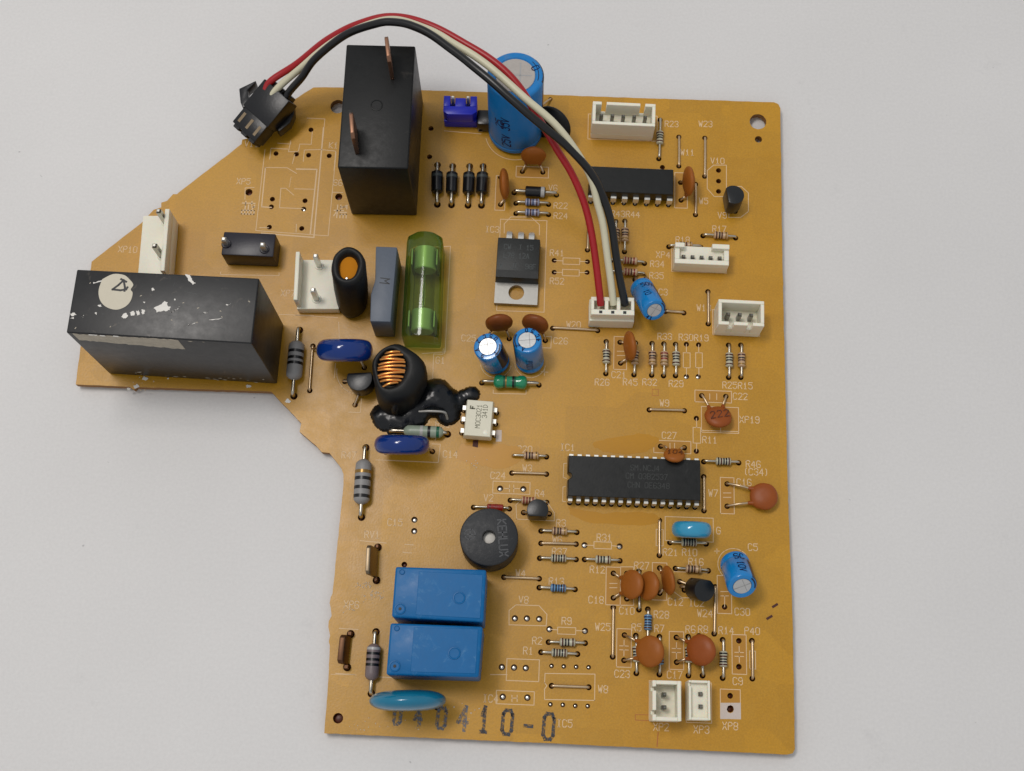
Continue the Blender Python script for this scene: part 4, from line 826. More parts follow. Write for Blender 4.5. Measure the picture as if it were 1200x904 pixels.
# fuse under a green cover
fa = Vector((*(-28.08, 40.52, 9)[:2], 0)); fb = Vector((*(-27.81, 16.89, 9)[:2], 0)); d = (fa-fb).normalized(); Lf = (fa-fb).length
M = Matrix((Vector((d.y, -d.x, 0)), d, Vector((0, 0, 1)))).transposed().to_4x4(); M.translation = fb
def arch(hw, zt, zs, n=8):
    return [(-hw, .2)]+[(-hw, zs)]+[(-hw*math.cos(math.pi*k/n), zs+(zt-zs)*math.sin(math.pi*k/n)) for k in range(1, n)]+[(hw, zs), (hw, .2)]
g = G(M)
for hwO, ztO, zsO, y0, y1, inv in ((4.1, 9.0, 7.0, 0, Lf, 0),):
    a_ = arch(hwO, ztO, zsO); k = len(a_); secs = [(y0, .93), (y0+.5, 1.0), (y1-1.5, .98), (y1-.3, .93), (y1+.5, .60)]
    vs = [(p[0]*s, y, .2+(p[1]-.2)*(1 if s > .9 else .98)) for y, s in secs for p in a_]
    fs = [(j*k+i, j*k+i+1, (j+1)*k+i+1, (j+1)*k+i) for j in range(len(secs)-1) for i in range(k-1)]+[tuple(range(k)), tuple(range((len(secs)-1)*k+k-1, (len(secs)-1)*k-1, -1))]
    if inv: fs = [tuple(reversed(f)) for f in fs]
    g.add(vs, fs)
fuse = obj('fuse_holder', g, 'green_plastic', board, 'glass fuse with metal ends under a clear green cover', sharp=50)
FM = M @ Matrix.Translation((.1, 0, 4.6)) @ Matrix.Rotation(-math.pi/2, 4, 'X')
obj('glass_tube', G().lathe([(4.2, 0), (4.2, 2.35), (Lf-4.4, 2.35), (Lf-4.4, 0)], 28, M=FM), 'clear_glass', fuse)
obj('fuse_wire', G().tube([FM @ Vector((0, 0, 4)), FM @ Vector((0, .1, Lf/2)), FM @ Vector((0, 0, Lf-4.2))], .16, 8), 'tin', fuse)
for y0, y1 in ((2.2, 7.0), (Lf-7.2, Lf-2.0)):
    obj('end_cap', G().lathe([(y0, 0), (y0, 2.3), (y0+.25, 2.5), (y1-.1, 2.5), (y1, 2.4), (y1, 2.2)], 28, M=FM), 'cap_nickel', fuse)
    ym = (y0+y1)/2
    for s in (-1, 1):
        obj('spring_clip', G(M).box(s*2.75-.2, s*2.75+.2, ym-1.9, ym+1.9, -3.5, 6.6), 'steel', fuse, bevel=.1, seg=1)
        h = M @ Vector((s*2.75, ym, 0)); 
# ---------------------------------------------------------------- black glue run
blobs = [((-36.00, 1.58), 1.6, 1.3), ((-34.66, 0.83), 2.3, 1.7), ((-32.57, 0.38), 2.4, 1.8), ((-30.54, 0.72), 2.6, 2.1), ((-28.53, 1.59), 2.3, 2.2), ((-27.61, 3.49), 2.6, 2.6), ((-25.91, 5.43), 2.9, 3.4), ((-24.12, 5.76), 3.0, 3.6), ((-22.54, 5.01), 2.5, 3.0), ((-21.42, 3.45), 2.0, 2.3), ((-21.35, 1.99), 1.9, 2.0), ((-19.68, 4.58), 1.6, 1.6), ((-18.19, 5.98), 1.2, 1.3), ((-16.67, 6.57), 1.4, 1.7), ((-24.80, 3.99), 2.2, 2.2), ((-30.10, 2.07), 2.2, 2.0)]
xs = [b[0][0] for b in blobs]; ys = [b[0][1] for b in blobs]; x0, x1, y0, y1 = min(xs)-4, max(xs)+4, min(ys)-4, max(ys)+4; st = .22
nx = int((x1-x0)/st); ny = int((y1-y0)/st); Hh = {}
for j in range(ny+1):
    for i in range(nx+1):
        x, y = x0+i*st, y0+j*st; h = 0; nn = .10*noise.noise((x*.5, y*.5, 3))
        for (c, r, hz) in blobs:
            q = math.hypot(x-c[0], y-c[1])/(r*1.22) + nn
            if q < 1.5: h = h + (hz*math.sqrt(max(0, 1-q*q*.8)) if q < 1.118 else 0)**3
        if h > 0: Hh[i, j] = h**(1/3) + .18*noise.noise((x*.5, y*.5, 0)) + .05*noise.noise((x*1.6, y*1.6, 5))
g = G(); idx = {}; vs = []; fs = []
for j in range(ny):
    for i in range(nx):
        ks = [(i, j), (i+1, j), (i+1, j+1), (i, j+1)]
        if any(Hh.get(k, 0) > .05 for k in ks):
            f = []
            for k in ks:
                if k not in idx: idx[k] = len(vs); vs.append((x0+k[0]*st, y0+k[1]*st, max(-.02, .82*Hh.get(k, -.02))))
                f.append(idx[k])
            fs.append(tuple(f))
g.add(vs, fs); gl = obj('glue_blob', g, 'glue_black', board, 'shiny black glue run spilling from the coil to the optocoupler', sharp=85)
obj('exposed_lead', G().tube(smooth_path([Vector((*(-27.57, 1.66, 2.6)[:2], 2.6)), Vector((*(-25.00, 1.70, 3)[:2], 3.1)), Vector((*(-22.20, 1.65, 3)[:2], 2.9)), Vector((*(-21.63, 1.14, 2.6)[:2], 2.3)), Vector((*(-21.41, 0.47, 2.2)[:2], 1.6))], 5), .3, 8), 'steel', gl, sharp=60)

# ---------------------------------------------------------------- blade terminals by the left edge
def blade(label, p0, p1, hh, m, thick=.8, inset=.9, lean=0.0):
    a = Vector((*p0, 0)); b = Vector((*p1, 0)); d = (b-a).normalized(); L = (b-a).length; M = Matrix((d, Vector((-d.y, d.x, 0)), Vector((0, 0, 1)))).transposed().to_4x4(); M.translation = a
    g = G(M); q = thick/2; zt = .8
    pr = [(inset, zt), (L-inset, zt), (L-inset, hh-.6), (L-inset-.6, hh), (inset+.6, hh), (inset, hh-.6)]
    g.add([(x, -q+lean*z/hh, z) for x, z in pr]+[(x, q+lean*z/hh, z) for x, z in pr], [(5,4,3,2,1,0)[::-1], (6,7,8,9,10,11)[::-1]]+[(i, 6+i, 6+(i+1) % 6, (i+1) % 6) for i in range(6)])
    t = obj('blade_terminal', g, m, board, label, bevel=.15, seg=2)
    for s, x in ((0, 0.0), (1, L-.9)):
        obj('leg', G(M).box(x, x+.9, -q*.8, q*.8, BOT, 1.6) .box(min(x, x+.9 if s else x), max(x+.9, x+.9), -q*.79, q*.79, 1.59, 1.9), 'tab_dark', t, bevel=.15, seg=1); h = M @ Vector((x+.45, 0, 0)); hole((h.x, h.y), .85)
blade('upright brass blade terminal near the left edge with pale residue at its foot', (-34.56, -35.05), (-34.75, -27.21), 6.2, 'tab_brass', .9, lean=1.3)
blade('short dark copper blade terminal near the left edge beside the mauve resistor', (-39.43, -53.09), (-39.16, -45.45), 3.4, 'tab_dark', 1.2, lean=1.2)

# ---------------------------------------------------------------- empty holes
for p in ((-9.45, -14.06), (-4.46, -14.00), (-27.37, -21.48), (-27.27, -23.91), (-5.27, -41.43), (-2.77, -41.34), (-0.21, -41.35), (1.98, -43.38), (9.36, -43.47), (8.88, -25.59), (16.29, -25.59),
          (-7.59, -51.44), (-5.08, -51.44), (-2.66, -51.44), (-7.17, -57.39), (-2.13, -57.35)): hole(p, .68, 'bright')
for p in ((2.63, -50.82), (5.14, -50.82), (7.70, -50.82), (10.26, -50.82), (2.61, -58.52), (5.15, -58.52), (7.69, -58.61), (10.23, -58.57)): hole(p, .5, 'bright')
for p in ((0.67, 38.72), (8.17, 38.68), (0.75, 35.86), (8.14, 36.09), (37.87, 62.31), (37.85, 59.62), (37.83, 57.05), (30.43, 19.90), (33.13, 19.87), (32.59, 3.02), (32.56, -4.33), (41.20, -44.30), (41.14, -49.56), (38.32, -37.45), (39.28, -55.45),
          (-64.43, 62.93), (-59.68, 62.93), (-56.85, 62.79), (-52.07, 62.80), (-56.83, 69.30), (-64.23, 51.44), (-64.30, 49.53), (-56.73, 51.31), (-64.30, 44.50), (-56.91, 44.44), (24.96, 62.65)): hole(p, .6, 'open')
for p in ((30.43, 12.42), (33.02, 12.52), (-56.86, 49.24)): hole(p, .6, 'bright')
hole((-69.78, 52.96), .85, 'open'); hole((-49.09, 52.58), .85, 'open'); hole((39.25, -58.02), .75, 'open')
hole((47.16, 75.13), 1.95, 'through'); hole((47.19, 70.57), .85, 'through'); hole((-40.53, -62.86), 1.05, 'open'); hole((-51.04, 75.53), 1.75, 'through')

# ---------------------------------------------------------------- the board itself: outline with every hole cut through
OUT = [(-103.65, 34.65), (-93.58, 44.42), (-92.32, 46.16), (-91.11, 47.84), (-89.46, 48.49), (-89.59, 49.66), (-88.29, 50.17), (-87.59, 51.20), (-87.12, 51.87), (-86.20, 51.90), (-85.92, 52.27), (-72.65, 65.06), (-72.60, 66.21), (-71.31, 66.56), (-61.57, 76.88), (-57.13, 80.33), (-51.59, 80.54),
       (-18.43, 80.52), (9.63, 80.29), (50.99, 80.31), (51.98, 79.90), (52.46, 78.81), (52.08, 39.63), (52.17, 34.91), (52.05, 34.09), (52.07, 0.95), (52.09, -16.86), (52.38, -34.91), (52.42, -40.20), (52.24, -65.45), (51.78, -66.30), (50.75, -66.58), (5.42, -66.19), (-43.10, -65.91),
       (-43.10, -55.84), (-43.32, -48.44), (-43.60, -47.58), (-43.43, -46.36), (-43.92, -44.63), (-43.94, -43.40), (-43.42, -42.33), (-43.75, -40.58), (-44.05, -39.70), (-43.90, -38.46), (-43.59, -37.74), (-43.02, -14.42), (-43.19, -12.18), (-43.74, -10.89), (-46.57, -7.60), (-48.25, -7.47), (-49.66, -6.01), (-52.03, -4.19), (-53.42, -3.10), (-53.21, -1.18), (-60.33, 5.67), (-82.47, 5.68), (-89.98, 5.64), (-90.46, 5.00), (-91.48, 5.63), (-103.40, 5.76)]
out = []
for i, p in enumerate(OUT):
    n = OUT[(i+1) % len(OUT)]; L = math.hypot(n[0]-p[0], n[1]-p[1]); k = max(1, int(L/1.2))
    for j in range(k):
        t = j/k; jt = .05 if j else 0
        out.append((p[0]+(n[0]-p[0])*t+random.uniform(-jt, jt), p[1]+(n[1]-p[1])*t+random.uniform(-jt, jt)))
uniq = []
for h in HOLES:
    for u in uniq:
        if math.hypot(h[0]-u[0], h[1]-u[1]) < h[2]+u[2]+.12: break
    else: uniq.append(h)
V2 = [Vector(p) for p in out]; ED = [(i, (i+1) % len(out)) for i in range(len(out))]; HS = []
for (x, y, r, kd) in uniq:
    n = 30 if r > 1 else 12; s = len(V2)
    V2 += [Vector((x+r*math.cos(2*math.pi*k/n), y+r*math.sin(2*math.pi*k/n))) for k in range(n)]
    ED += [(s+k, s+(k+1) % n) for k in range(n)]; HS.append((s, n))
vv, ee, ff, *_ = geometry.delaunay_2d_cdt(V2, ED, [], 0, 1e-6)
def inside(p):
    c = False; x, y = p
    for (x0, y0), (x1, y1) in zip(out, out[1:]+out[:1]):
        if (y0 > y) != (y1 > y) and x < (x1-x0)*(y-y0)/(y1-y0)+x0: c = not c
    return c
tris = []
cell = {}
for (x, y, r, kd) in uniq: cell.setdefault((int(x//4), int(y//4)), []).append((x, y, r))
for f in ff:
    c = sum((vv[i] for i in f), Vector((0, 0)))/len(f)
    near = [h for dx in (-1, 0, 1) for dy in (-1, 0, 1) for h in cell.get((int(c.x//4)+dx, int(c.y//4)+dy), [])]
    if any((c.x-x)**2+(c.y-y)**2 < (r*.985)**2 for x, y, r in near): continue
    if inside(c): tris.append(f)
n = len(vv); g = G()
cnt = {}
for f in tris:
    for a, b in zip(f, list(f[1:])+[f[0]]): cnt[(a, b)] = 1
rim = [e for e in cnt if (e[1], e[0]) not in cnt]
vs = [(v.x, v.y, 0) for v in vv]+[(v.x, v.y, -1.6) for v in vv]
g.add(vs, [tuple(f) for f in tris], 0); g.f += [[i+n for i in reversed(f)] for f in tris]; g.m += [0]*len(tris)
g.f += [[a, a+n, b+n, b] for a, b in rim]; g.m += [1]*len(rim)
sub = obj('board_substrate', g, ['board', 'board_edge'], board, 'amber glossy laminate sheet with printed legend', sharp=30, o=(0, 0, -1.6))
# solder filling the holes from below
protos = {}
for (x, y, r, kd) in uniq:
    if kd == 'through': continue
    key = (kd, r)
    if key not in protos:
        z0 = {'lead': -1.15, 'bright': -.55, 'open': -1.3}[kd]
        g = G().lathe([(BOT+.05, 0), (BOT+.05, .45), (-2.1, r*1.1), (-1.75, r*1.5), (-1.62, r*1.75), (-1.62, r*.97), (z0-.1, r*.97), (z0, r*.75), (z0+.1, r*.3), (z0+.12, 0)], 12)
        g.v = [v+Vector((x, y, 0)) for v in g.v]
        protos[key] = obj('solder_joint', g, {'lead': 'solder_brown', 'bright': 'solder', 'open': 'solder_brown'}[kd], sub, o=(x, y, 0)).data
    else: place('solder_joint', protos[key], sub, o=(x, y, 0))

# ---------------------------------------------------------------- printed legend
def ref(s, p, h=1.45, rot=0, m='silk', wd=.17, adv=.78, wf=.55):
    g = G(); lettering(g, s, h, wd, Matrix.Translation((p[0], p[1], .02)) @ Matrix.Rotation(math.radians(rot), 4, 'Z'), adv, wf=wf)
    return obj('printed_reference', g, m, sub, flat=True)
def line(pts, wd=.16, m='silk', z=.012, close=False):
    g = G(); pts = [p[:2] for p in pts]
    ribbon(g, pts+(pts[:1] if close else []), wd, z); return obj('printed_outline', g, m, sub, flat=True)
def rect(a, b, **k): return line([a, (b[0], a[1]), b, (a[0], b[1])], close=True, **k)
def arc(c, r, a0, a1, **k):
    return line([(c[0]+r*math.cos(math.radians(a0+(a1-a0)*i/28)), c[1]+r*math.sin(math.radians(a0+(a1-a0)*i/28))) for i in range(29)], **k)
for s, p in (('R23', (27.05, 73.80)), ('W23', (34.94, 74.09)), ('W11', (30.71, 66.65)), ('V10', (37.65, 64.73)), ('W5', (34.40, 54.53)), ('V9', (38.61, 51.13)), ('R17', (37.95, 47.75)), ('R18', (29.62, 44.78)), ('XP4', (25.19, 40.98)), ('R41', (1.24, 40.58)), ('R52', (1.43, 33.76)),
             ('R22', (1.77, 52.18)), ('R24', (1.84, 49.67)), ('R43R44', (16.57, 50.65)), ('R34', (23.88, 38.71)), ('R35', (23.73, 35.89)), ('W20', (5.40, 23.58)), ('C26', (2.63, 19.68)), ('C25', (-17.77, 19.58)), ('V6', (-0.11, 56.55)), ('C3', (25.24, 32.00)), ('W13', (34.32, 28.59)),
             ('R33', (25.65, 21.54)), ('R30R19', (32.03, 21.51)), ('R26', (11.96, 10.48)), ('R45', (18.12, 10.71)), ('R32', (22.37, 10.86)), ('R29', (28.16, 10.73)), ('C21', (15.58, 12.31)), ('R25R15', (41.59, 10.80)), ('C22', (42.16, 8.33)), ('XP19', (44.10, 3.14)), ('W9', (25.62, 6.22)),
             ('R11', (35.44, -1.68)), ('C27', (26.69, -1.02)), ('R46', (44.76, -6.72)), ('(C34)', (45.34, -8.43)), ('C16', (42.72, -10.78)), ('W7', (36.11, -13.39)), ('R20', (-4.46, -5.25)), ('W3', (-3.78, -9.38)), ('IC1', (4.74, -4.49)), ('R4', (-0.93, -14.78)), ('C24', (-10.03, -11.25)), ('V2', (-11.83, -16.18)),
             ('R3', (3.78, -21.02)), ('W6', (3.06, -24.55)), ('R31', (13.01, -23.81)), ('R37', (3.62, -27.15)), ('R12', (11.68, -30.63)), ('W4', (-4.43, -31.98)), ('R13', (3.14, -33.42)), ('V8', (-3.59, -37.51)), ('R9', (5.49, -41.56)), ('R2', (-0.50, -45.82)), ('R1', (-2.30, -47.92)), ('R21', (26.99, -26.40)), ('R10', (31.04, -26.30)), ('G', (37.17, -21.44)), ('C5', (44.38, -24.72)),
             ('R16', (32.38, -28.25)), ('R27', (20.97, -29.48)), ('C18', (11.52, -36.95)), ('C10', (17.96, -38.99)), ('C12', (28.08, -36.77)), ('IC2', (32.46, -36.82)), ('W24', (34.21, -38.92)), ('C30', (41.98, -38.32)), ('R28', (25.16, -39.52)), ('W25', (13.02, -42.50)), ('R5', (20.01, -42.34)), ('R7', (24.76, -42.40)), ('R6', (31.21, -42.31)), ('R8', (33.80, -42.21)), ('R14', (38.59, -42.28)), ('P40', (43.97, -42.18)),
             ('C23', (17.15, -51.88)), ('C17', (27.95, -51.67)), ('C9', (40.86, -52.47)), ('XP2', (25.19, -62.13)), ('XP3', (33.37, -62.33)), ('XP8', (39.22, -61.42)), ('W8', (13.28, -55.09)), ('IC5', (5.59, -62.16)), ('R36', (-22.44, -0.29)), ('C14', (-20.48, -6.93)), ('IC3', (-13.61, 45.78)), ('R47', (-42.32, -7.92)), ('XP10', (-95.86, 37.92)), ('XP5', (-71.25, 55.65)), ('XP7', (-58.68, 28.71)), ('G1', (-23.75, 14.23)), ('C15', (-31.48, -22.19)), ('RV1', (-36.16, -25.01)), ('IC4', (-9.65, -57.81)), ('V11', (-70.33, 65.18)), ('K1', (-51.29, 65.49)), ('S6', (-49.51, 56.10)), ('XP6', (-39.46, -39.82))):
    ref(s, p)
g1 = ref(['lan'], (-69.54, 48.88), 2.7, 0, wd=.27, wf=1.05); g1 = ref(['zong'], (-48.44, 48.72), 2.7, 0, wd=.27, wf=1.05)
# component outlines
rect((-8.70, 61.71), (-1.26, 59.00)); rect((-13.23, 59.16), (-10.99, 50.56)); rect((-11.82, 48.35), (-1.25, 26.26)); line([(-10.84, 44.97), (-10.93, 47.24), (-9.52, 48.98), (-4.89, 49.15), (-2.94, 47.30), (-2.86, 44.81)])
line([(0.67, 38.72), (2.67, 38.66)]); rect((2.65, 39.42), (6.44, 37.90)); line([(6.42, 38.70), (8.17, 38.68)]); line([(0.75, 35.86), (2.62, 35.89)]); rect((2.60, 36.64), (6.38, 35.13)); line([(6.36, 35.98), (8.14, 36.09)])
rect((27.81, 61.41), (30.69, 52.59)); line([(35.27, 62.21), (36.75, 63.62), (39.70, 63.72), (39.62, 55.84), (36.84, 55.73), (35.25, 57.65)], close=True); line([(41.36, 58.41), (43.07, 58.47), (44.66, 56.92), (44.59, 52.30), (42.82, 50.76), (40.11, 50.66), (40.14, 53.83)])
rect((7.63, 75.71), (23.69, 69.24)); rect((27.11, 42.50), (39.49, 37.03)); rect((36.26, 28.25), (46.65, 22.32)); rect((14.44, 21.13), (17.27, 13.52)); line([(15.18, 17.71), (16.81, 17.77)]); line([(15.19, 16.73), (16.82, 16.79)])
for x in (575, 641): pass
for a, b, c, d in (((30.43, 19.90), (30.43, 17.92), (29.74, 17.90), (31.24, 14.45)), ((33.13, 19.87), (33.16, 18.02), (32.47, 18.00), (33.92, 14.55))):
    line([a, b]); rect(c, d); line([(b[0], d[1]), (b[0], d[1]-1.7)])
rect((32.28, 9.41), (40.25, 6.75)); line([(35.51, 8.68), (35.50, 7.42)]); line([(37.04, 8.74), (37.03, 7.39)]); rect((33.68, 5.76), (41.74, 0.36)); rect((33.63, 0.35), (41.73, -0.03)); line([(37.82, 1.35), (37.81, -0.01)])
line([(32.59, 3.02), (32.65, 0.99)]); rect((31.86, 0.96), (33.48, -2.52)); line([(32.63, -2.55), (32.56, -4.33)]); rect((23.37, -2.22), (31.36, -4.95)); line([(26.86, -2.76), (26.87, -4.17)]); line([(27.84, -2.73), (27.84, -4.14)])
rect((37.65, -9.90), (40.57, -17.74)); line([(38.27, -13.28), (39.91, -13.22)]); line([(38.27, -14.23), (39.90, -14.17)]); line([(33.27, -7.41), (38.77, -7.33)]) if False else None
line([(4.59, -8.00), (4.03, -8.10), (4.01, -11.14), (4.67, -11.36)]); line([(4.47, -13.10), (3.99, -13.24), (4.00, -16.37), (4.63, -16.42)]); rect((-11.00, -12.50), (-3.06, -15.12)); line([(-8.51, -14.02), (-7.44, -13.98)]); line([(-7.47, -13.20), (-7.42, -14.76)]); line([(-6.54, -13.17), (-6.48, -14.73)]); line([(-6.51, -13.95), (-5.31, -13.95)])
line([(-5.65, -20.54), (-5.92, -17.51), (-4.45, -15.91)]); line([(-5.65, -20.54), (2.35, -20.63), (2.31, -18.87), (0.77, -16.71)]); line([(8.88, -25.59), (10.88, -25.57)]); rect((10.86, -24.76), (14.57, -26.20)); line([(14.56, -25.49), (16.29, -25.59)])
line([(-6.44, -42.79), (-6.55, -39.85), (-5.16, -38.63), (-0.35, -38.61), (1.36, -40.35), (1.27, -42.72)], close=True); line([(1.98, -43.38), (3.68, -43.47)]); rect((3.67, -42.89), (7.42, -44.28)); line([(7.40, -43.44), (9.36, -43.47)])
rect((23.99, -21.65), (25.47, -25.15)); rect((25.88, -18.83), (36.07, -23.94)); rect((36.82, -30.95), (39.79, -38.82)); line([(37.54, -34.29), (39.15, -34.23)]); line([(37.54, -35.20), (39.14, -35.14)]); line([(38.34, -35.17), (38.32, -37.45)])
arc((40.34, -28.50), 3.35, 40, 235); line([(36.32, -25.84), (37.30, -25.80)]); line([(36.81, -25.33), (36.81, -26.31)])
rect((13.54, -30.01), (16.56, -37.91)); line([(16.45, -29.90), (19.29, -29.79), (19.37, -37.81), (16.56, -37.91)]); line([(14.32, -33.45), (15.86, -33.39)]); line([(14.33, -34.35), (15.87, -34.29)]); rect((23.23, -28.74), (26.27, -36.54)); line([(27.80, -30.47), (34.79, -30.48)]); line([(27.81, -34.75), (29.41, -35.87), (33.15, -35.84)])
for a, b in (((15.96, -42.73), (18.98, -50.53)), ((26.81, -42.91), (29.79, -50.60)), ((39.76, -43.06), (42.71, -51.07))):
    rect(a, b); mx = (a[0]+b[0])/2; my = (a[1]+b[1])/2
    for s in (-1, 1): line([(mx-.9, my+s*.4), (mx+.9, my+s*.4)]); line([(mx, my+s*.4), (mx, my+s*1.6)])
rect((43.37, -46.29), (44.57, -49.91)); rect((22.73, -53.04), (29.33, -60.79)); rect((30.31, -53.04), (35.46, -61.02)); rect((37.27, -54.17), (41.35, -59.98))
poly_flat('printed_panel', [(37.25, -56.91), (39.32, -56.84), (39.31, -57.31), (38.78, -57.52), (38.55, -58.17), (38.77, -58.71), (39.30, -58.91), (39.81, -58.67), (40.02, -58.11), (39.82, -57.48), (39.33, -57.31), (39.34, -56.84), (41.43, -56.76), (41.43, -59.98), (37.22, -60.13)], .0, 'silk_white', sub, .015)
poly_flat('printed_panel', [(-10.83, -1.19), (-9.60, -1.15), (-9.55, -3.72), (-10.76, -3.77)], .0, 'silk_white', sub, .015)
rect((-6.60, -49.69), (0.08, -54.08)); line([(-9.85, -53.03), (-6.47, -52.91)]); rect((-8.51, -56.13), (-0.74, -58.79)); line([(-5.31, -57.00), (-5.26, -58.25)]); line([(-4.25, -56.96), (-4.21, -58.22)]); line([(-5.29, -57.56), (-4.23, -57.52)])
line([(1.29, -54.27), (1.33, -52.38), (11.59, -52.14), (11.60, -57.40), (1.38, -57.59), (1.32, -55.53)]); line([(1.29, -54.27), (1.78, -54.86), (1.32, -55.53)])
line([(-11.81, 7.75), (-11.78, 7.04), (-4.60, 7.16), (-4.63, 8.01)]); arc((-11.47, 14.05), 3.4, 190, 350); arc((-3.93, 14.33), 3.4, 190, 350); line([(-1.50, 12.41), (0.01, 12.32)]); line([(-0.74, 13.15), (-0.74, 11.57)])
line([(-0.88, 20.54), (0.56, 20.59), (0.51, 17.92), (-1.41, 17.94)]); line([(-36.43, -8.76), (-22.98, -8.86), (-22.75, -4.80), (-24.55, -4.78)]); line([(-43.02, 1.67), (-40.52, 1.67), (-40.52, 4.82)]); arc((-41.18, 10.96), 5.2, 175, 255)
line([(-25.15, 7.98), (-25.30, 15.61), (-23.28, 15.59), (-23.21, 16.90)]); line([(-46.80, 12.67), (-46.78, 9.33)]); line([(-28.40, -0.37), (-25.47, -0.36), (-25.39, 0.67)]); line([(-23.92, -3.92), (-23.72, -3.45)])
line([(-22.95, 15.79), (-22.83, 17.13)]); line([(-25.95, 41.01), (-22.89, 41.33), (-22.78, 16.18), (-27.87, 15.61)]); line([(-56.52, 23.54), (-47.10, 23.33)]); line([(-46.83, 22.25), (-46.36, 18.40)]); line([(-74.24, 33.26), (-74.32, 32.59), (-61.05, 32.81), (-61.11, 33.48)]); line([(-60.14, 23.59), (-52.52, 23.61)])
line([(-25.77, 70.14), (-17.22, 69.66)]); arc((-9.23, 70.31), 7.0, 195, 300); rect((-54.84, 72.15), (-53.21, 64.01)) if False else None
# the two relay outlines with their contact symbols
line([E1(640,440-0), (-46.72, 55.37)]) if False else None
line([(-57.96, 72.27), (-53.82, 72.21), (-53.87, 64.36)]); line([(-53.87, 64.36), (-57.94, 64.07), (-57.96, 61.17)]); line([(-53.86, 64.28), (-50.67, 64.04), (-50.69, 59.13)]); line([(-56.47, 68.79), (-56.48, 65.58), (-59.12, 65.54), (-59.30, 63.59), (-61.59, 63.50), (-61.30, 66.28), (-61.23, 65.47), (-64.29, 65.59)]); line([(-65.77, 61.47), (-65.70, 64.23), (-61.78, 64.17)]); line([(-60.08, 62.83), (-60.41, 60.51)])
line([(-67.07, 63.84), (-67.31, 43.54), (-50.76, 42.84), (-50.55, 63.76)]); line([(-53.95, 69.91), (-53.97, 42.34), (-65.96, 42.94)], wd=.3); line([(-66.56, 59.32), (-66.53, 49.45), (-64.28, 49.37)], wd=.25); line([(-66.56, 59.32), (-61.52, 59.41), (-59.27, 58.08)]); line([(-59.36, 59.18), (-54.63, 59.25), (-54.86, 43.28)], wd=.3); line([(-60.15, 59.39), (-60.80, 54.54)]) if False else None
line([(-59.41, 52.60), (-61.38, 54.25), (-62.53, 54.21), (-62.41, 49.37), (-57.02, 49.33)]); line([(-59.40, 54.19), (-54.84, 54.25)]); line([(-70.52, 51.21), (-70.73, 54.01), (-68.68, 54.19)]); line([(-50.70, 51.76), (-50.69, 53.68), (-48.26, 53.66)]); line([(-58.12, 43.49), (-58.20, 45.43)]); line([(-66.48, 44.32), (-64.43, 44.33)]); line([(-60.42, 57.21), (-60.64, 54.54)], wd=.1)
line([(-38.60, -26.37), (-33.01, -26.68)]); line([(-29.08, -26.79), (-27.18, -26.88)]); line([(-29.40, -28.49), (-27.58, -28.59)]); line([(-41.65, -44.82), (-37.73, -44.92)]); line([(-41.68, -53.97), (-37.81, -54.07)]); line([(-32.71, -54.35), (-21.60, -54.50)]); line([(-42.62, -54.16), (-37.37, -54.13)], wd=.1); 
rect((22.94, 9.27), (24.30, 7.84), m='silk_red', wd=.1); line([(19.95, -59.90), (22.92, -59.84), (22.93, -60.96), (19.96, -60.97)], m='silk_red', wd=.12, close=True); line([(24.62, -63.21), (24.39, -65.99)], m='silk_red', wd=.2)
for a, b in (((32.28, 9.41), (40.25, 6.75)), ((33.68, 5.76), (41.74, 0.64)), ((23.37, -2.22), (31.36, -4.95)), ((37.65, -9.90), (40.57, -17.74)), ((14.44, 21.13), (17.27, 13.52)), ((13.54, -30.01), (19.37, -37.81)), ((23.23, -28.74), (26.27, -36.54)), ((15.96, -42.73), (18.98, -50.53)), ((26.81, -42.91), (29.79, -50.60)), ((39.76, -43.06), (42.71, -51.07)), ((36.82, -30.95), (39.79, -38.82)), ((-8.70, 61.71), (-1.26, 59.00)), ((-13.23, 59.16), (-10.99, 50.56)), ((27.81, 61.41), (30.69, 52.59)), ((37.27, -54.17), (41.39, -56.72))):
    # thin wash of legend ink inside the box, left open where the holes are
    x0, x1 = sorted((a[0], b[0])); y0, y1 = sorted((a[1], b[1])); inn = [h for h in uniq if x0-.3 < h[0] < x1+.3 and y0-.3 < h[1] < y1+.3]
    nx_, ny_ = int((x1-x0)/.22)+1, int((y1-y0)/.22)+1; g = G(); vs = [(x0+(x1-x0)*i/nx_, y0+(y1-y0)*j/ny_, .005) for j in range(ny_+1) for i in range(nx_+1)]; fs = []
    for j in range(ny_):
        for i in range(nx_):
            cx, cy = x0+(x1-x0)*(i+.5)/nx_, y0+(y1-y0)*(j+.5)/ny_
            if all(math.hypot(cx-h[0], cy-h[1]) > h[2]+.16 for h in inn): fs.append((j*(nx_+1)+i, j*(nx_+1)+i+1, (j+1)*(nx_+1)+i+1, (j+1)*(nx_+1)+i))
    g.add(vs, fs); obj('printed_panel', g, 'silk_haze', sub, flat=True)
# number stamped in worn ink
for ch, p, h in (('0', (-28.45, -61.92), 3.2), ('4', (-24.24, -61.93), 3.3), ('0', (-19.45, -62.04), 4.0), ('4', (-15.11, -61.95), 4.6), ('1', (-10.76, -62.00), 4.9), ('0', (-6.04, -62.38), 4.7), ('-', (-1.75, -62.96), 3.4), ('0', (2.37, -62.91), 5.0)):
    g = G(); M = Matrix.Translation((p[0], p[1], .03)) @ Matrix.Rotation(math.radians(-3), 4, 'Z')
    for st in strokes(ch, h, wf=.40): ribbon(g, st, .72, 0, M)
    obj('stamped_figure', g, 'ink' if p[0] > (-12.94, -61.87)[0] else 'ink_faint', sub, flat=True)
for a, b in (((48.41, -37.06), (49.21, -36.54)), ((47.19, -39.54), (48.03, -39.02))):
    g = G(); ribbon(g, [a, b], .5, .02); obj('burn_mark', g, 'scar', sub, flat=True)
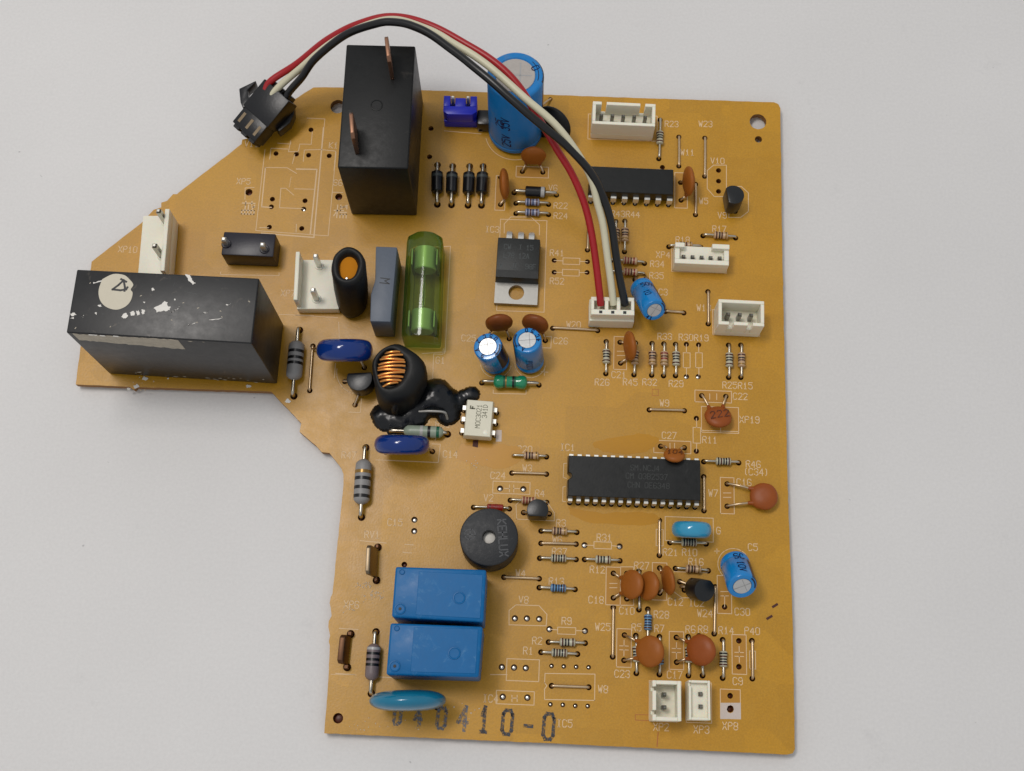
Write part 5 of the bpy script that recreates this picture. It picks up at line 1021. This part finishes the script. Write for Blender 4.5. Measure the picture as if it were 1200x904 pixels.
# hardened flux and crusts
for pts in ([(-19.00, -7.89), (-18.66, -5.58), (-16.49, -4.02), (-9.29, -4.31), (-5.44, -5.10), (-5.15, -6.93), (-6.43, -8.81), (-10.41, -9.77), (-13.57, -9.16), (-16.27, -8.80)], [(10.06, -3.16), (13.37, -2.18), (20.00, -0.91), (24.44, -1.67), (22.90, -4.00), (20.04, -5.24), (15.08, -5.53), (11.20, -4.54)], [(5.44, -17.65), (12.54, -18.61), (20.16, -18.00), (24.52, -18.83), (23.55, -20.41), (18.02, -21.05), (10.41, -20.67), (6.02, -19.29)]):
    poly_flat('flux_residue', [s[:2] for s in smooth_path([(*q, 0) for q in pts+pts[:1]], 5)[:-1]], .004, 'flux', sub, .018, .22)
gc = G()
for c, n_, r_ in (((-35.71, -37.56), 44, 2.6), ((-36.91, -35.66), 24, 2.0), ((-33.55, -37.84), 14, 1.8), ((-39.79, -40.18), 12, 2.0), ((-35.40, -64.24), 10, 4.0), ((-18.40, -60.37), 14, 6.0), ((-15.37, -8.90), 16, 2.5), ((-88.34, 7.67), 14, 5.0), ((-29.29, -62.63), 10, 8.0)):
    for k in range(n_):
        x, y = c[0]+random.gauss(0, r_*.5), c[1]+random.gauss(0, r_*.28); rr = random.uniform(.06, .22)
        gc.lathe([(0, rr), (rr*.5, rr*.7), (rr*.7, 0)], 7, M=Matrix.Translation((x, y, .005)) @ Matrix.Rotation(random.uniform(0, 3), 4, 'Z'), sy=random.uniform(.5, 1))
rc = obj('residue_crumbs', gc, 'crust', sub, sharp=20); rc['kind'] = 'stuff'

# ---------------------------------------------------------------- wire lead with its plugs
har = empty('wire_harness', (13.64, 28.03, 0) + (0,) if False else (15.0, 25.0, 0), 'red, white and black wire lead arching from the board to a black plug', 'wire harness')
hs = (13.52, 25.70, 7.6)
M = turn(hs[0], hs[1], 0.6); g = G(M); W = 9.4
# socket soldered to the board, plug shell with contact windows pushed into it
sock = obj('pin_header', G(M).box(-W/2-.2, W/2+.2, -2.6, 2.4, .15, 4.6), 'nylon_white', board, 'white three-pin socket holding the wire plug', bevel=.12, seg=1)
for i in (-1, 0, 1):
    p = M @ Vector((i*2.6, 0, 0)); hole((p.x, p.y)); obj('pin', G(M).box(i*2.6-.3, i*2.6+.3, -.3, .3, BOT, .2), 'pin_tin', sock)
plug = obj('white_plug', G(M).box(-W/2, W/2, -2.2, -1.0, 4.55, 7.6).box(-W/2, W/2, 1.2, 2.1, 4.55, 7.0).box(-W/2, -W/2+.7, -1.01, 1.21, 4.55, 7.4).box(W/2-.7, W/2, -1.01, 1.21, 4.55, 7.4).box(-1.7, -.9, -1.01, 1.21, 4.55, 7.3).box(.9, 1.7, -1.01, 1.21, 4.55, 7.3), 'nylon_white', har, bevel=.1, seg=1)
for i in (-1, 0, 1): obj('contact_window', G(M).box(i*2.6-.35, i*2.6+.35, -1.95, -1.3, 7.58, 7.62), 'print_dark', plug, flat=True)
def wire(m, pts, r, label): obj('wire', G().tube([Vector(q)+.22*Vector((noise.noise(Vector(q)*.11), noise.noise(Vector(q)*.13+Vector((9, 0, 0))), 0)) for q in smooth_path(pts, 9)], r, 14), m, har, label, sharp=80)
wire('wire_red', [(-66.19, 74.06, 9.5), (-64.86, 75.70, 10.5), (-59.32, 78.42, 13), (-50.84, 81.18, 20), (-41.92, 82.83, 25), (-35.25, 82.85, 27), (-28.57, 80.47, 28.5), (-20.12, 75.73, 29), (-12.68, 70.93, 28.6), (-7.63, 65.85, 27.2), (-3.82, 60.82, 24.5), (-0.14, 55.69, 21.5), (3.74, 50.89, 18.5), (6.76, 45.00, 15.5), (8.96, 36.83, 12), (10.43, 28.77, 8.5), (10.98, 25.98, 6.5)], .79, 'red insulated wire')
wire('wire_white', [(-64.53, 72.82, 9.5), (-63.15, 73.89, 10.5), (-58.33, 76.87, 13.5), (-50.10, 79.83, 20.5), (-41.69, 81.16, 26), (-35.08, 81.49, 28), (-28.40, 78.61, 29.5), (-22.72, 74.92, 30.5), (-15.47, 69.82, 31), (-7.72, 63.00, 30.5), (-1.14, 58.19, 28.5), (3.54, 53.99, 25.5), (7.46, 49.62, 21), (9.21, 45.17, 17.5), (10.53, 41.18, 15), (11.98, 34.37, 11.5), (13.21, 28.91, 8.4), (13.76, 26.28, 6.5)], .80, 'off-white insulated wire')
wire('wire_black', [(-61.77, 71.32, 9), (-60.49, 72.98, 10.5), (-57.30, 74.69, 14), (-53.67, 77.39, 18), (-46.73, 80.02, 23.5), (-39.61, 80.42, 27.8), (-35.43, 80.20, 29.2), (-31.27, 78.79, 30.2), (-25.59, 75.13, 31), (-16.40, 67.20, 32), (-9.98, 61.73, 31.2), (-2.88, 56.68, 29), (2.45, 53.70, 26), (7.39, 50.13, 22), (10.43, 46.18, 18), (12.38, 41.33, 14.8), (13.47, 36.32, 12.2), (14.56, 31.86, 9.6), (15.90, 27.41, 7.4), (16.27, 26.37, 6.5)], .86, 'black insulated wire')
# black in-line plug hanging over the cut corner
a = Vector((-62.74, 74.02, 8.5)); b = Vector((-70.63, 65.22, 4.5)); ax = (b-a).normalized(); side = ax.cross(Vector((0, 0, 1))).normalized(); nz_ = side.cross(ax)
side = -side; 
M = Matrix((side, ax, nz_)).transposed().to_4x4(); M.translation = a; Lp = (b-a).length
if M.determinant() < 0: M = Matrix((-side, ax, nz_)).transposed().to_4x4(); M.translation = a
g = G(M); hw = 4.1
g.box(-hw, hw, 0, Lp*.62, -2.4, 2.4); g.box(-hw+.35, hw-.35, Lp*.6, Lp*.98, -2.6, 2.0); 

bp = obj('black_plug', g, 'plug_black', har, 'black three-way in-line plug', bevel=.25, seg=2)
for i in (-1, 0, 1):
    obj('contact', G(M).box(i*2.5-.35, i*2.5+.35, Lp*.70, Lp*.9, 1.99, 2.06), 'tab_brass', bp, flat=True)
    obj('key_rib', G(M).box(i*2.5-.9, i*2.5+.9, Lp*.97, Lp*1.04, -2.4, 1.2), 'plug_black', bp, bevel=.15, seg=1)
    obj('wire_boot', G(M).box(i*2.3-1.0, i*2.3+1.0, -1.0, .1, -1.4, 1.3), 'plug_black', bp, bevel=.2, seg=1)
# latch arm standing out beside the body, and the flange under it
g = G().prism([q[:2] for q in ((-71.17, 70.10, 8), (-71.88, 71.51, 8), (-72.55, 74.97, 8), (-68.85, 77.19, 8), (-69.14, 76.37, 8), (-70.56, 74.60, 8), (-70.23, 73.02, 8), (-69.31, 71.61, 8))], 5.2, 8.0); obj('latch_arm', g, 'plug_black', bp, bevel=.2, seg=2)
g = G().prism([q[:2] for q in ((-62.73, 72.91, 5), (-61.68, 74.41, 5), (-60.45, 73.81, 5), (-60.03, 70.68, 5), (-60.77, 68.34, 5), (-63.17, 65.94, 5), (-64.05, 67.06, 5))], 2.2, 5.0); obj('latch_arm', g, 'plug_black', bp, bevel=.3, seg=2)
